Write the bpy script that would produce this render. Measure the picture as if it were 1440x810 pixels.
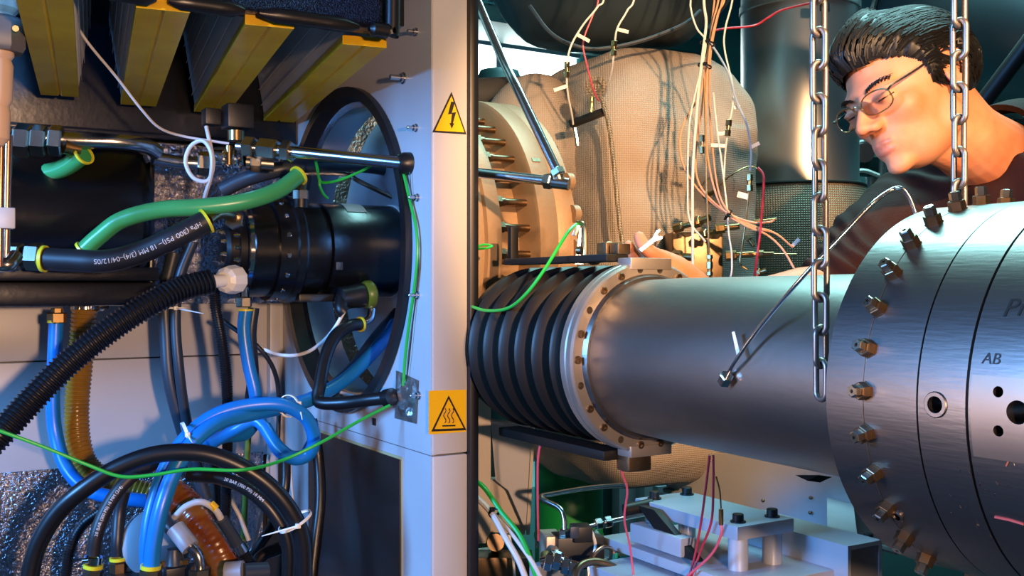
import bpy, bmesh, math, random
import numpy as np
from mathutils import Vector, Matrix, noise
random.seed(7)
SC = bpy.context.scene
COL = SC.collection
for o in list(bpy.data.objects):
    bpy.data.objects.remove(o, do_unlink=True)

# ------------------------------------------------------------------ camera
CZ = 1.35                      # lens height above the floor
YAW = math.radians(31)         # the machine's axes are turned 31 degrees from the view
F = 1450.0                     # focal length in pixels of a 1440 wide frame
CS, SN = math.cos(YAW), math.sin(YAW)
cam = bpy.data.objects.new('camera', bpy.data.cameras.new('camera'))
COL.objects.link(cam)
cam.location = (0, 0, CZ)
cam.rotation_euler = (math.pi/2, 0, -YAW)
cam.data.sensor_width = 36
cam.data.lens = 36*F/1440
cam.data.clip_start = .05
SC.camera = cam

def pix(px, py, d):
    cx = (px-720)/F*d
    return Vector((cx*CS+d*SN, -cx*SN+d*CS, CZ+(405-py)/F*d))
def camc(x, z, d):             # metres right, up, ahead of the lens
    return Vector((x*CS+d*SN, -x*SN+d*CS, CZ+z))
def onX(px, py, X):
    r = (px-720)/F
    return pix(px, py, X/(r*CS+SN))
def onY(px, py, Y):
    r = (px-720)/F
    return pix(px, py, Y/(CS-r*SN))
def onZ(px, py, Z):
    return pix(px, py, (Z-CZ)*F/(405-py))

# ------------------------------------------------------------------ light
SC.view_settings.view_transform = 'Standard'
SC.view_settings.look = 'None'
SC.view_settings.gamma = 1
SC.view_settings.use_curve_mapping = False
SC.view_settings.exposure = 0.42
W = bpy.data.worlds.new('world'); SC.world = W
W.use_nodes = True
W.node_tree.nodes['Background'].inputs[0].default_value = (.36, .40, .50, 1)
W.node_tree.nodes['Background'].inputs[1].default_value = .085

def lamp(name, kind, loc, target, energy, color, size=.3, size_y=None, angle=40, blend=.3):
    L = bpy.data.lights.new(name, kind)
    L.energy = energy; L.color = color
    if kind == 'AREA':
        L.shape = 'RECTANGLE'; L.size = size; L.size_y = size_y or size
    elif kind == 'SPOT':
        L.spot_size = math.radians(angle); L.spot_blend = blend; L.shadow_soft_size = size
    o = bpy.data.objects.new(name, L); COL.objects.link(o)
    o.location = loc
    o.rotation_euler = (Vector(target)-Vector(loc)).to_track_quat('-Z', 'Y').to_euler()
    return o
# the photographer's lamps (their coloured light and hard shadows show in the picture) and the hall's own ceiling light
lamp('studio_blue_left_offscreen', 'AREA', camc(-1.9, .45, .15), camc(-.35, -.05, 1.8), 92, (.13, .42, 1.0), .5)
lamp('studio_warm_front_offscreen', 'SPOT', camc(.55, .05, -.7), camc(-.35, -.05, 1.9), 150, (1.0, .60, .36), .04, angle=58, blend=.4)
lamp('studio_warm_left_offscreen', 'SPOT', camc(-2.2, -.20, .45), camc(.45, -.12, 1.0), 75, (1.0, .64, .42), .25, angle=24, blend=.6)
lamp('studio_warm_right_offscreen', 'SPOT', camc(.72, .68, -.10), camc(.27, .10, 2.0), 270, (1.0, .57, .27), .03, angle=30, blend=.35)
lamp('hall_ceiling_lamp_offscreen', 'AREA', camc(.7, 1.88, 2.5), camc(.7, -.5, 2.4), 110, (.40, .92, .95), 1.3)

# ------------------------------------------------------------------ materials
def lin(h):
    h = h.lstrip('#')
    c = [int(h[i:i+2], 16)/255 for i in (0, 2, 4)]
    return tuple((x/12.92 if x <= .04045 else ((x+.055)/1.055)**2.4) for x in c)+(1,)
MATS = {}
def mat(name, col, rough=.5, metal=0., bump=0., bscale=60., var=0., vscale=8., coat=0., col2=None,
        stretch=None, trans=0., emit=None, spec=None, ior=None, alpha=None, weave=0., bdist=.004):
    if name in MATS: return MATS[name]
    m = bpy.data.materials.new(name); m.use_nodes = True
    nt = m.node_tree; b = nt.nodes['Principled BSDF']
    b.inputs['Base Color'].default_value = lin(col)
    b.inputs['Roughness'].default_value = rough
    b.inputs['Metallic'].default_value = metal
    b.inputs['Coat Weight'].default_value = coat
    if trans: b.inputs['Transmission Weight'].default_value = trans
    if ior: b.inputs['IOR'].default_value = ior
    if spec is not None: b.inputs['Specular IOR Level'].default_value = spec
    if alpha is not None: b.inputs['Alpha'].default_value = alpha
    if emit:
        b.inputs['Emission Color'].default_value = lin(emit[0]); b.inputs['Emission Strength'].default_value = emit[1]
    tc = nt.nodes.new('ShaderNodeTexCoord'); mp = nt.nodes.new('ShaderNodeMapping')
    nt.links.new(tc.outputs['Object'], mp.inputs[0])
    if stretch: mp.inputs['Scale'].default_value = stretch
    if var:
        n = nt.nodes.new('ShaderNodeTexNoise'); n.inputs['Scale'].default_value = vscale; n.inputs['Detail'].default_value = 6
        nt.links.new(mp.outputs[0], n.inputs['Vector'])
        r = nt.nodes.new('ShaderNodeValToRGB')
        r.color_ramp.elements[0].position = .35; r.color_ramp.elements[1].position = .68
        c1 = lin(col); c2 = lin(col2) if col2 else tuple(x*(1-var) for x in c1[:3])+(1,)
        r.color_ramp.elements[0].color = c2; r.color_ramp.elements[1].color = c1
        nt.links.new(n.outputs['Fac'], r.inputs[0]); nt.links.new(r.outputs[0], b.inputs['Base Color'])
    if bump:
        n2 = nt.nodes.new('ShaderNodeTexNoise'); n2.inputs['Scale'].default_value = bscale; n2.inputs['Detail'].default_value = 4
        nt.links.new(mp.outputs[0], n2.inputs['Vector'])
        bp = nt.nodes.new('ShaderNodeBump'); bp.inputs['Strength'].default_value = bump; bp.inputs['Distance'].default_value = bdist
        nt.links.new(n2.outputs['Fac'], bp.inputs['Height']); nt.links.new(bp.outputs[0], b.inputs['Normal'])
    if weave:
        hs = []
        for k, rot in ((0, (0, 0, .6)), (1, (0, math.pi/2, 0))):
            mm = nt.nodes.new('ShaderNodeMapping'); mm.inputs['Rotation'].default_value = rot
            nt.links.new(tc.outputs['Object'], mm.inputs[0])
            w = nt.nodes.new('ShaderNodeTexWave'); w.inputs['Scale'].default_value = weave; w.inputs['Distortion'].default_value = .5
            w.inputs['Detail'].default_value = 1
            nt.links.new(mm.outputs[0], w.inputs['Vector']); hs.append(w)
        mx = nt.nodes.new('ShaderNodeMath'); mx.operation = 'MULTIPLY'
        nt.links.new(hs[0].outputs['Fac'], mx.inputs[0]); nt.links.new(hs[1].outputs['Fac'], mx.inputs[1])
        bp = nt.nodes.new('ShaderNodeBump'); bp.inputs['Strength'].default_value = .7; bp.inputs['Distance'].default_value = .002
        nt.links.new(mx.outputs[0], bp.inputs['Height']); nt.links.new(bp.outputs[0], b.inputs['Normal'])
    MATS[name] = m
    return m
M = {}
M['white'] = mat('white_paint', '#bcbbbe', .36, var=.10, vscale=5)
M['cream'] = mat('cream_paint', '#c4c0bc', .42, var=.06, vscale=4)
M['black'] = mat('black_paint', '#0c0f16', .26, var=.3, bump=.06, bscale=90)
M['blackmat'] = mat('black_plastic', '#0d0e12', .42)
M['rubber'] = mat('black_rubber', '#131317', .36, var=.25, vscale=20)
M['rubber2'] = mat('charcoal_rubber', '#1c1c20', .48, var=.25, vscale=30)
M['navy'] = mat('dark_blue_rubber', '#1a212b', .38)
M['slate'] = mat('slate_blue_rubber', '#2b333d', .40)
M['blue'] = mat('blue_hose', '#1478c8', .32, var=.15, vscale=15)
M['dblue'] = mat('deep_blue_hose', '#0d4f90', .38, var=.2, vscale=15)
M['green'] = mat('green_hose', '#3f9a58', .30, var=.1)
M['olive'] = mat('olive_hose', '#5a6a1e', .35, var=.2)
M['gwire'] = mat('green_wire', '#1fa83c', .35)
M['yellow'] = mat('yellow_plastic', '#f2cd0c', .30, var=.12, vscale=12, col2='#e0b408')
M['yring'] = mat('yellow_ring', '#d8cf2a', .4)
M['tape'] = mat('olive_tape', '#b29c12', .35)
M['pleat'] = mat('pleated_paper', '#c9ccd0', .55, metal=.25, var=.15)
M['steel'] = mat('polished_steel', '#b9b9bb', .22, 1, bump=.03, bscale=200)
M['bsteel'] = mat('brushed_steel', '#8a8480', .36, 1, var=.25, vscale=14, stretch=(1, .12, 1), bump=.05, bscale=300)
M['psteel'] = mat('worn_pipe_steel', '#8c8680', .42, 1, var=.28, vscale=9, stretch=(1, .5, 1), bump=.04, bscale=160)
M['chrome'] = mat('chrome', '#d6d6da', .12, 1)
M['brass'] = mat('brass', '#a98a5e', .28, 1, var=.2)
M['nut'] = mat('plated_nut', '#b9b0a0', .25, 1, var=.2, vscale=30)
M['gbolt'] = mat('weathered_bolt', '#8a735a', .38, 1, var=.3, vscale=60)
M['copper'] = mat('copper_tube', '#c58a6d', .28, 1)
M['beige'] = mat('beige_plastic', '#d8b9a0', .35)
M['grey'] = mat('grey_plastic', '#5a5552', .45)
M['foil'] = mat('embossed_foil', '#9b9ca6', .2, 1, bump=1.0, bscale=165, var=.3, vscale=40, bdist=.005)
M['foildark'] = mat('dark_embossed_foil', '#3a3c48', .3, .9, bump=1.0, bscale=420, bdist=.01)
M['foilrough'] = mat('crumpled_foil', '#c9c6c2', .38, 1, bump=1.0, bscale=45)
M['amber'] = mat('amber_hose', '#9a5212', .25, trans=.3, var=.25, vscale=25, col2='#7a3c12', coat=.4)
M['amber2'] = mat('yellow_amber_hose', '#a97d22', .25, trans=.25, var=.25, vscale=25, coat=.3)
M['nylon'] = mat('white_nylon', '#ecebe6', .4)
M['cable'] = mat('pale_cable', '#c9c6c6', .4)
M['dplate'] = mat('dark_polished_plate', '#332a27', .28, .55)
M['sign'] = mat('sign_yellow', '#f0b90c', .4)
M['ink'] = mat('black_ink', '#0a0a0a', .5)
M['hole'] = mat('dark_bore', '#060505', .95, spec=0.)
M['rsteel'] = mat('turned_ring_steel', '#b9aea4', .40, .85, var=.12, vscale=20)
M['wink'] = mat('white_ink', '#c4c6cc', .5)
M['orange'] = mat('sandblasted_casing', '#9c8064', .55, .35, var=.12, vscale=7, bump=.15, bscale=140)
M['darkcast'] = mat('dark_casing', '#2a2320', .55, .4)
M['bellow'] = mat('dark_bellows_steel', '#3a3430', .45, .8, var=.3, vscale=12)
M['bracket'] = mat('black_bracket_steel', '#1c1917', .5, .5)
M['blanket'] = mat('brown_woven_blanket', '#a3968a', .75, weave=70)
M['jacket'] = mat('bronze_mesh_jacket', '#8f8270', .5, .4, weave=60)
M['duct'] = mat('dark_duct_cloth', '#2b3a42', .55, var=.3)
M['silver'] = mat('silver_cladding', '#a9abad', .36, .9)
M['teal'] = mat('teal_painted_wall', '#2f6f70', .6, var=.2)
M['tealdark'] = mat('dark_teal_steel', '#16393c', .5, .2)
M['glow'] = mat('bright_window', '#ffffff', .5, emit=('#e9fffb', 9))
M['greytrim'] = mat('grey_painted_steel', '#8e9ba6', .45, .1, var=.15)
M['fixture'] = mat('pale_grey_machined_steel', '#aab0bc', .38, .25, var=.12, vscale=10)
M['greentank'] = mat('green_tank_paint', '#0f8a48', .35)
M['tag'] = mat('white_tag', '#e6e2dc', .5)
M['pink'] = mat('pink_wire', '#cf4f62', .4)
M['redw'] = mat('dark_red_wire', '#a12334', .4)
M['warmtint'] = mat('warm_light_tint_wire', '#d2936d', .4)  # orange of the warm light is put into the wire colour
M['whitew'] = mat('white_wire', '#d9d6d2', .4)
M['skin'] = mat('skin', '#c08666', .58, spec=.3, var=.12, vscale=18, col2='#b8704f', bump=.08, bscale=350)
M['hair'] = mat('black_hair', '#0b0b0b', .5, spec=.35)
M['shirt'] = mat('brown_cloth', '#2b130c', .85, spec=.15, bump=.2, bscale=300, var=.3, vscale=10)
M['tshirt'] = mat('grey_green_tshirt', '#4a5a54', .7)
M['lens'] = mat('spectacle_lens', '#ffffff', .02, trans=1., ior=1.12)
M['wire'] = mat('spectacle_wire', '#b59a6a', .25, 1)
M['floorm'] = mat('hall_floor', '#39464a', .5, var=.25, vscale=3)
M['tile'] = mat('green_terminal', '#1d9a78', .4)
M['sclera'] = mat('eye_white', '#d8d2cc', .3)

# ------------------------------------------------------------------ mesh helpers
class MB:
    def __init__(s): s.v = []; s.f = []; s.off = 0
    def add(s, vs, fs):
        n = len(s.v); s.v += [Vector(v) for v in vs]; s.f += [tuple(i+n for i in f) for f in fs]; return s
    def box(s, c, size, R=None, bev=0.):
        hx, hy, hz = [q/2 for q in size]; c = Vector(c)
        if bev:
            b = min(bev, hx*.9, hy*.9, hz*.9)
            bm = bmesh.new(); bmesh.ops.create_cube(bm, size=1)
            for v in bm.verts: v.co = Vector((v.co.x*size[0], v.co.y*size[1], v.co.z*size[2]))
            bmesh.ops.bevel(bm, geom=list(bm.edges), offset=b, segments=2, affect='EDGES', profile=.6)
            bm.verts.ensure_lookup_table()
            vs = [v.co.copy() for v in bm.verts]; fs = [[v.index for v in f.verts] for f in bm.faces]; bm.free()
        else:
            vs = [Vector((x, y, z)) for x in (-hx, hx) for y in (-hy, hy) for z in (-hz, hz)]
            fs = [(0, 1, 3, 2), (4, 6, 7, 5), (0, 4, 5, 1), (2, 3, 7, 6), (0, 2, 6, 4), (1, 5, 7, 3)]
        if R is not None: vs = [R @ v for v in vs]
        return s.add([v+c for v in vs], fs)
    def span(s, a, b, bev=0.):
        a = Vector(a); b = Vector(b)
        return s.box((a+b)/2, [abs(q) for q in (b-a)], None, bev)
    def prism(s, pts, vec):
        vec = Vector(vec); n = len(pts); pts = [Vector(p) for p in pts]
        vs = pts+[p+vec for p in pts]
        return s.add(vs, [tuple(range(n))[::-1], tuple(range(n, 2*n))]+[(i, (i+1) % n, n+(i+1) % n, n+i) for i in range(n)])
    def lathe(s, o, ax, prof, n=32, caps=True, a0=0., ref=None, a1=None):
        o = Vector(o); ax = Vector(ax).normalized()
        u = Vector(ref) if ref else (Vector((0, 0, 1)) if abs(ax.z) < .9 else Vector((1, 0, 0)))
        u = (u-ax*u.dot(ax)).normalized(); w = ax.cross(u)
        full = a1 is None; vs = []
        m = n if full else n+1
        for t, r in prof:
            for k in range(m):
                a = a0+(2*math.pi*k/n if full else (a1-a0)*k/n)
                vs.append(o+ax*t+(u*math.cos(a)+w*math.sin(a))*r)
        fs = []
        for i in range(len(prof)-1):
            for k in range(n if full else n):
                k2 = (k+1) % m
                fs.append((i*m+k, i*m+k2, (i+1)*m+k2, (i+1)*m+k))
        if caps and full:
            fs.append(tuple(range(m))[::-1]); fs.append(tuple(range((len(prof)-1)*m, len(prof)*m)))
        return s.add(vs, fs)
    def cyl(s, a, b, r, n=16, r2=None):
        a = Vector(a); b = Vector(b)
        return s.lathe(a, b-a, [(0, r), ((b-a).length, r if r2 is None else r2)], n)
    def hexn(s, a, b, r, ref=None):           # hexagonal nut from a to b with softened rims
        a = Vector(a); b = Vector(b); L = (b-a).length; e = min(.12*L, .12*r)
        return s.lathe(a, b-a, [(0, r*.88), (e, r), (L-e, r), (L, r*.88)], 6, ref=ref)
    def tube(s, pts, r, n=12, caps=True, closed=False):
        P = [Vector(p) for p in pts]; N = len(P)
        T = []
        for i in range(N):
            if closed: t = P[(i+1) % N]-P[i-1]
            else: t = P[min(i+1, N-1)]-P[max(i-1, 0)]
            T.append(t.normalized() if t.length > 1e-9 else Vector((0, 0, 1)))
        u = Vector((0, 0, 1)) if abs(T[0].z) < .9 else Vector((1, 0, 0))
        vs = []
        for i in range(N):
            u = (u-T[i]*u.dot(T[i])); u.normalize(); w = T[i].cross(u)
            ri = r(i/(N-1)) if callable(r) else (r[i] if isinstance(r, (list, tuple)) else r)
            for k in range(n):
                a = 2*math.pi*k/n
                vs.append(P[i]+(u*math.cos(a)+w*math.sin(a))*ri)
        fs = []
        for i in range(N if closed else N-1):
            j = (i+1) % N
            for k in range(n):
                k2 = (k+1) % n
                fs.append((i*n+k, i*n+k2, j*n+k2, j*n+k))
        if caps and not closed:
            fs.append(tuple(range(n))[::-1]); fs.append(tuple(range((N-1)*n, N*n)))
        return s.add(vs, fs)
    def torus(s, c, ax, R, r, n=32, m=10):
        c = Vector(c); ax = Vector(ax).normalized()
        u = Vector((0, 0, 1)) if abs(ax.z) < .9 else Vector((1, 0, 0))
        u = (u-ax*u.dot(ax)).normalized(); w = ax.cross(u); vs = []
        for i in range(n):
            a = 2*math.pi*i/n; d = u*math.cos(a)+w*math.sin(a)
            for k in range(m):
                q = 2*math.pi*k/m
                vs.append(c+d*(R+r*math.cos(q))+ax*(r*math.sin(q)))
        fs = [(i*m+k, i*m+(k+1) % m, ((i+1) % n)*m+(k+1) % m, ((i+1) % n)*m+k) for i in range(n) for k in range(m)]
        return s.add(vs, fs)
    def ball(s, c, r, n=16, m=10, R=None):
        c = Vector(c); r = Vector(r) if not isinstance(r, (int, float)) else Vector((r, r, r))
        vs = [Vector((0, 0, r.z))]; fs = []
        for i in range(1, m):
            p = math.pi*i/m
            for k in range(n):
                a = 2*math.pi*k/n
                vs.append(Vector((r.x*math.sin(p)*math.cos(a), r.y*math.sin(p)*math.sin(a), r.z*math.cos(p))))
        vs.append(Vector((0, 0, -r.z)))
        for k in range(n):
            fs.append((0, 1+k, 1+(k+1) % n)); fs.append((len(vs)-1, 1+(m-2)*n+(k+1) % n, 1+(m-2)*n+k))
        for i in range(m-2):
            for k in range(n):
                fs.append((1+i*n+k, 1+(i+1)*n+k, 1+(i+1)*n+(k+1) % n, 1+i*n+(k+1) % n))
        if R is not None: vs = [R @ v for v in vs]
        return s.add([v+c for v in vs], fs)
    def mesh(s, name, base, sharp=38):
        me = bpy.data.meshes.new(name)
        me.from_pydata([tuple(v-base) for v in s.v], [], s.f)
        bm = bmesh.new(); bm.from_mesh(me); bmesh.ops.recalc_face_normals(bm, faces=bm.faces); bm.to_mesh(me); bm.free()
        me.polygons.foreach_set('use_smooth', [True]*len(me.polygons))
        me.set_sharp_from_angle(angle=math.radians(sharp))
        return me
    def build(s, name, material, parent=None, label=None, cat=None, group=None, kind=None, sharp=38):
        if parent is not None: base = Vector(parent['_b'])
        else:
            lo = [min(v[i] for v in s.v) for i in range(3)]; hi = [max(v[i] for v in s.v) for i in range(3)]
            base = Vector(((lo[0]+hi[0])/2, (lo[1]+hi[1])/2, lo[2]))
        me = s.mesh(name, base, sharp)
        me.materials.append(M[material] if isinstance(material, str) else material)
        o = bpy.data.objects.new(name, me); COL.objects.link(o)
        o['_b'] = tuple(base)
        if parent is not None: o.parent = parent
        else: o.location = base
        return tag(o, label, cat, group, kind)
def tag(o, label=None, cat=None, group=None, kind=None):
    if label: o['label'] = label
    if cat: o['category'] = cat
    if group: o['group'] = group
    if kind: o['kind'] = kind
    return o
def thing(name, label, cat, loc, group=None):
    o = bpy.data.objects.new(name, None); COL.objects.link(o)
    o.empty_display_size = .02
    o.location = loc; o['_b'] = tuple(loc)
    return tag(o, label, cat, group)
def struct(name, mb, material, parent=None, label=None):
    return mb.build(name, material, parent, label, kind='structure')
def inst(name, me, parent, mw):                 # another copy of a shared mesh, placed by a world matrix
    o = bpy.data.objects.new(name, me); COL.objects.link(o)
    if parent is not None:
        o.parent = parent; o.matrix_local = Matrix.Translation(-Vector(parent['_b'])) @ mw
    else: o.matrix_local = mw
    return o
def frame(loc, zax, ref=(0, 0, 1)):             # matrix whose local z looks along zax
    z = Vector(zax).normalized(); r = Vector(ref)
    if abs(z.dot(r)) > .95: r = Vector((1, 0, 0))
    x = r.cross(z).normalized(); y = z.cross(x)
    m = Matrix((x, y, z)).transposed().to_4x4(); m.translation = Vector(loc); return m
def smooth(pts, k=10):
    P = [Vector(p) for p in pts]
    if len(P) < 3:
        return [P[0].lerp(P[-1], i/k) for i in range(k+1)]
    Q = [P[0]*2-P[1]]+P+[P[-1]*2-P[-2]]; out = []
    for i in range(1, len(Q)-2):
        a, b, c, d = Q[i-1:i+3]
        for j in range(k):
            t = j/k
            out.append(.5*((2*b)+(c-a)*t+(2*a-5*b+4*c-d)*t*t+(3*b-a-3*c+d)*t**3))
    out.append(P[-1]); return out
def resample(P, step):
    out = [P[0]]; acc = 0.
    for a, b in zip(P, P[1:]):
        L = (b-a).length; t = step-acc
        while t <= L:
            out.append(a.lerp(b, t/L)); t += step
        acc = (acc+L) % step if L else acc
    out.append(P[-1]); return out
def path(pp, k=10): return smooth([pix(*p) for p in pp], k)
def hose(name, label, cat, pp, r, material, parent=None, n=12, k=10, corr=None, group=None, world=False):
    P = smooth(pp, k) if world else path(pp, k)
    mb = MB()
    if corr:
        step, depth = corr
        P = resample(P, step/4)
        rs = [r-depth*(0, .1, .95, 1)[i % 4] for i in range(len(P))]
        mb.tube(P, rs, n)
    else: mb.tube(P, r, n)
    return mb.build(name, material, parent, label, cat, group), P
def ringat(P, t, ahead=1):
    i = max(0, min(len(P)-2, int(t*(len(P)-1))))
    return P[i], (P[i+1]-P[i]).normalized()
def text_mesh(body, size=1., extrude=0.):
    cu = bpy.data.curves.new('txt', 'FONT'); cu.body = body; cu.size = size; cu.extrude = extrude; cu.resolution_u = 3
    ob = bpy.data.objects.new('txt', cu); COL.objects.link(ob)
    dg = bpy.context.evaluated_depsgraph_get()
    me = bpy.data.meshes.new_from_object(ob.evaluated_get(dg))
    v = [x.co.copy() for x in me.vertices]; f = [tuple(p.vertices) for p in me.polygons]
    bpy.data.objects.remove(ob); bpy.data.curves.remove(cu); bpy.data.meshes.remove(me)
    return v, f
# ------------------------------------------------------------------ the setting
WX = .70                                    # cabinet side wall, seen edge-on, shaft passes through it
HC = (1.76, CZ+.068); HR = .28              # round opening: centre (Y, Z) and radius
BY = 2.10                                   # cabinet back
struct('floor', MB().span((-1.5, -1.0, -.05), (5.2, 5.6, 0)), 'floorm')
struct('wall_back', MB().span((-1.0, 4.6, 0), (5.2, 4.7, 3.3)), 'teal')
struct('wall_right', MB().span((4.4, 0.2, 0), (4.5, 4.6, 3.3)), 'teal')
struct('ceiling', MB().span((.8, 1.5, 3.3), (5.2, 5.6, 3.35)), 'tealdark')

def wall_with_hole():
    n = 64; y0, y1, z0, z1 = 1.402, BY, CZ-.254, CZ+.80
    ring = []; rect = []
    for k in range(n):
        a = 2*math.pi*k/n; c, s = math.cos(a), math.sin(a)
        ring.append((HC[0]+HR*c, HC[1]+HR*s))
        t = min(((y1-HC[0])/c if c > 1e-6 else 9e9), ((y0-HC[0])/c if c < -1e-6 else 9e9),
                ((z1-HC[1])/s if s > 1e-6 else 9e9), ((z0-HC[1])/s if s < -1e-6 else 9e9))
        rect.append((HC[0]+t*c, HC[1]+t*s))
    # pull the nearest samples onto the corners
    for cy, cz in ((y0, z0), (y0, z1), (y1, z0), (y1, z1)):
        i = min(range(n), key=lambda q: (rect[q][0]-cy)**2+(rect[q][1]-cz)**2); rect[i] = (cy, cz)
    vs = []; fs = []
    for x in (WX, WX+.008):
        vs += [(x, y, z) for y, z in ring]+[(x, y, z) for y, z in rect]
    for k in range(n):
        j = (k+1) % n
        fs += [(k, j, n+j, n+k), (2*n+k, 3*n+k, 3*n+j, 2*n+j), (k, 2*n+k, 2*n+j, j), (n+k, n+j, 3*n+j, 3*n+k)]
    return MB().add(vs, fs)
ws = struct('wall_side', wall_with_hole(), 'white')
struct('panel', MB().span((WX, 1.402, 0), (WX+.008, BY, CZ-.2555)), 'white', ws)
zc = CZ-.275
y_a = onX(565, 700, WX).y; y_b = onX(436, 700, WX).y
struct('trim_1', MB().span((WX-.0015, y_a-.004, 0), (WX-.0002, y_b, zc+.004)), mat('beige_sealant', '#b9a878', .6))
struct('cover_plate', MB().span((WX-.004, y_a, 0.02), (WX-.001, y_b, zc), .001), 'dplate', ws)
# corner post with the two seams, rubber seal on its right edge
po = struct('trim_2', MB().span((WX+.0015, 1.400, CZ-.2535), (.761, 1.47, 2.2), .003), 'white')
struct('post_foot', MB().span((WX+.0015, 1.400, 0), (.761, 1.47, CZ-.2555), .003), 'white', po)
struct('trim_3', MB().span((.761, 1.392, 0), (.778, 1.46, 2.2), .006), 'rubber')
# cabinet back: two white sheets above a foil skirt
wb = struct('wall_rear', MB().span((-.45, BY+.003, 0), (WX, BY+.02, 2.2)), 'blackmat')
struct('panel', MB().span((-.45, BY-.006, CZ-.135), (WX, BY+.003, CZ-.02), .002), 'white', wb)
struct('panel', MB().span((-.45, BY-.006, CZ-.345), (WX, BY+.003, CZ-.1375), .002), 'white', wb)
struct('corner_strip', MB().span((WX-.035, BY-.03, CZ-.5), (WX-.018, BY-.006, CZ-.02), .002), 'white', wb)
def wavy(x0, x1, z0, z1, y, amp, seed, nx=60, nz=40, th=.004):
    vs = []; fs = []
    for s in (0, th):
        for i in range(nx+1):
            for j in range(nz+1):
                x = x0+(x1-x0)*i/nx; z = z0+(z1-z0)*j/nz
                q = noise.noise(Vector((x*9+seed, z*9, seed)))*amp+noise.noise(Vector((x*35, z*35, seed)))*amp*.35
                vs.append((x, y+q+s, z))
    N = (nx+1)*(nz+1)
    for i in range(nx):
        for j in range(nz):
            a = i*(nz+1)+j; b = a+nz+1
            fs += [(a, b, b+1, a+1), (N+a, N+a+1, N+b+1, N+b)]
    return MB().add(vs, fs)
wavy(-.45, WX-.05, .2, CZ-.335, BY-.03, .012, 3).build('foil_sheet', 'foil', None, 'crinkled embossed silver foil lining low on the cabinet back', 'insulation foil')
wavy(-.45, .392, CZ-.03, CZ+.16, BY-.035, .006, 11).build('foil_sheet', 'foil', None, 'embossed silver foil strip under the black motor housing', 'insulation foil')
wavy(.395, WX-.03, CZ-.03, CZ+.275, BY-.075, .010, 17).build('foil_sheet', 'foil', None, 'bright embossed silver foil lining behind the solenoid valve', 'insulation foil')
wavy(-.45, .392, CZ+.155, CZ+.36, BY-.09, .006, 21).build('foil_sheet', 'foil', None, 'embossed silver foil sheet above the motor housing', 'insulation foil')

# ------------------------------------------------------------------ round opening
t = thing('opening_seal', 'thick black rubber seal lining the round opening in white wall', 'seal', (WX, HC[0], HC[1]-HR))
MB().lathe((WX-.012, HC[0], HC[1]), (1, 0, 0), [(0, HR+.012), (0, HR-.006), (.03, HR-.014), (.03, HR+.001), (.011, HR+.001), (.011, HR+.012), (0, HR+.012)], 72, caps=False).build('rim', 'rubber', t)
MB().lathe((WX+.012, HC[0], HC[1]), (1, 0, 0), [(0, HR-.012), (.006, HR-.022), (.06, HR-.022), (.06, HR-.012)], 72, caps=False).build('inner_sleeve', 'steel', t)

# ------------------------------------------------------------------ overhead black filter tray and V-bank filters
BZ = CZ+.329
t = thing('filter_tray', 'black speckled metal tray over the yellow filter bars', 'tray', (.2, 1.26, BZ+.004))
xr = .567
MB().span((-.30, 1.255, BZ+.012), (xr-.012, 1.29, CZ+.62), .004).build('front_plate', 'foildark', t)
MB().span((-.44, 1.29, BZ+.15), (xr+.02, 2.0, BZ+.17)).build('top_plate', 'blackmat', t)
cuts = [-.30, .12, .262, .318, .378, .385, .518, .527, xr]
for a, b in ((-.30, .195), (.2, .268), (.275, .372), (.384, .522), (.53, xr)):
    P = [(a+.003, 1.25, BZ+.010), (b-.003, 1.25, BZ+.010)]
    MB().tube(smooth(P, 6), [.004]+[.010]*5+[.004], 10).build('lip', 'rubber', t)
MB().tube(smooth([(xr-.004, 1.25, BZ+.012), (xr, 1.25, BZ+.03), (xr, 1.25, CZ+.62)], 8), .010, 10).build('lip', 'rubber', t)
MB().span((xr-.004, 1.255, BZ+.02), (xr+.02, 1.30, CZ+.62), .003).build('side_edge', 'rubber', t)
dirb = Vector((.105, .68, 0)).normalized(); sx = Vector((dirb.y, -dirb.x, 0))
far = [Vector((.246, 1.914, BZ)), Vector((.380, 1.94, BZ)), Vector((.512, 1.95, BZ)), Vector((.655, 1.985, BZ))]
FL = ['yellow filter bar nearest the cream ribbed pipe', 'yellow filter bar beside the one nearest the cream ribbed pipe',
      'stained yellow filter bar above the black solenoid coil', 'yellow filter bar beside the round opening in the white wall']
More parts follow.
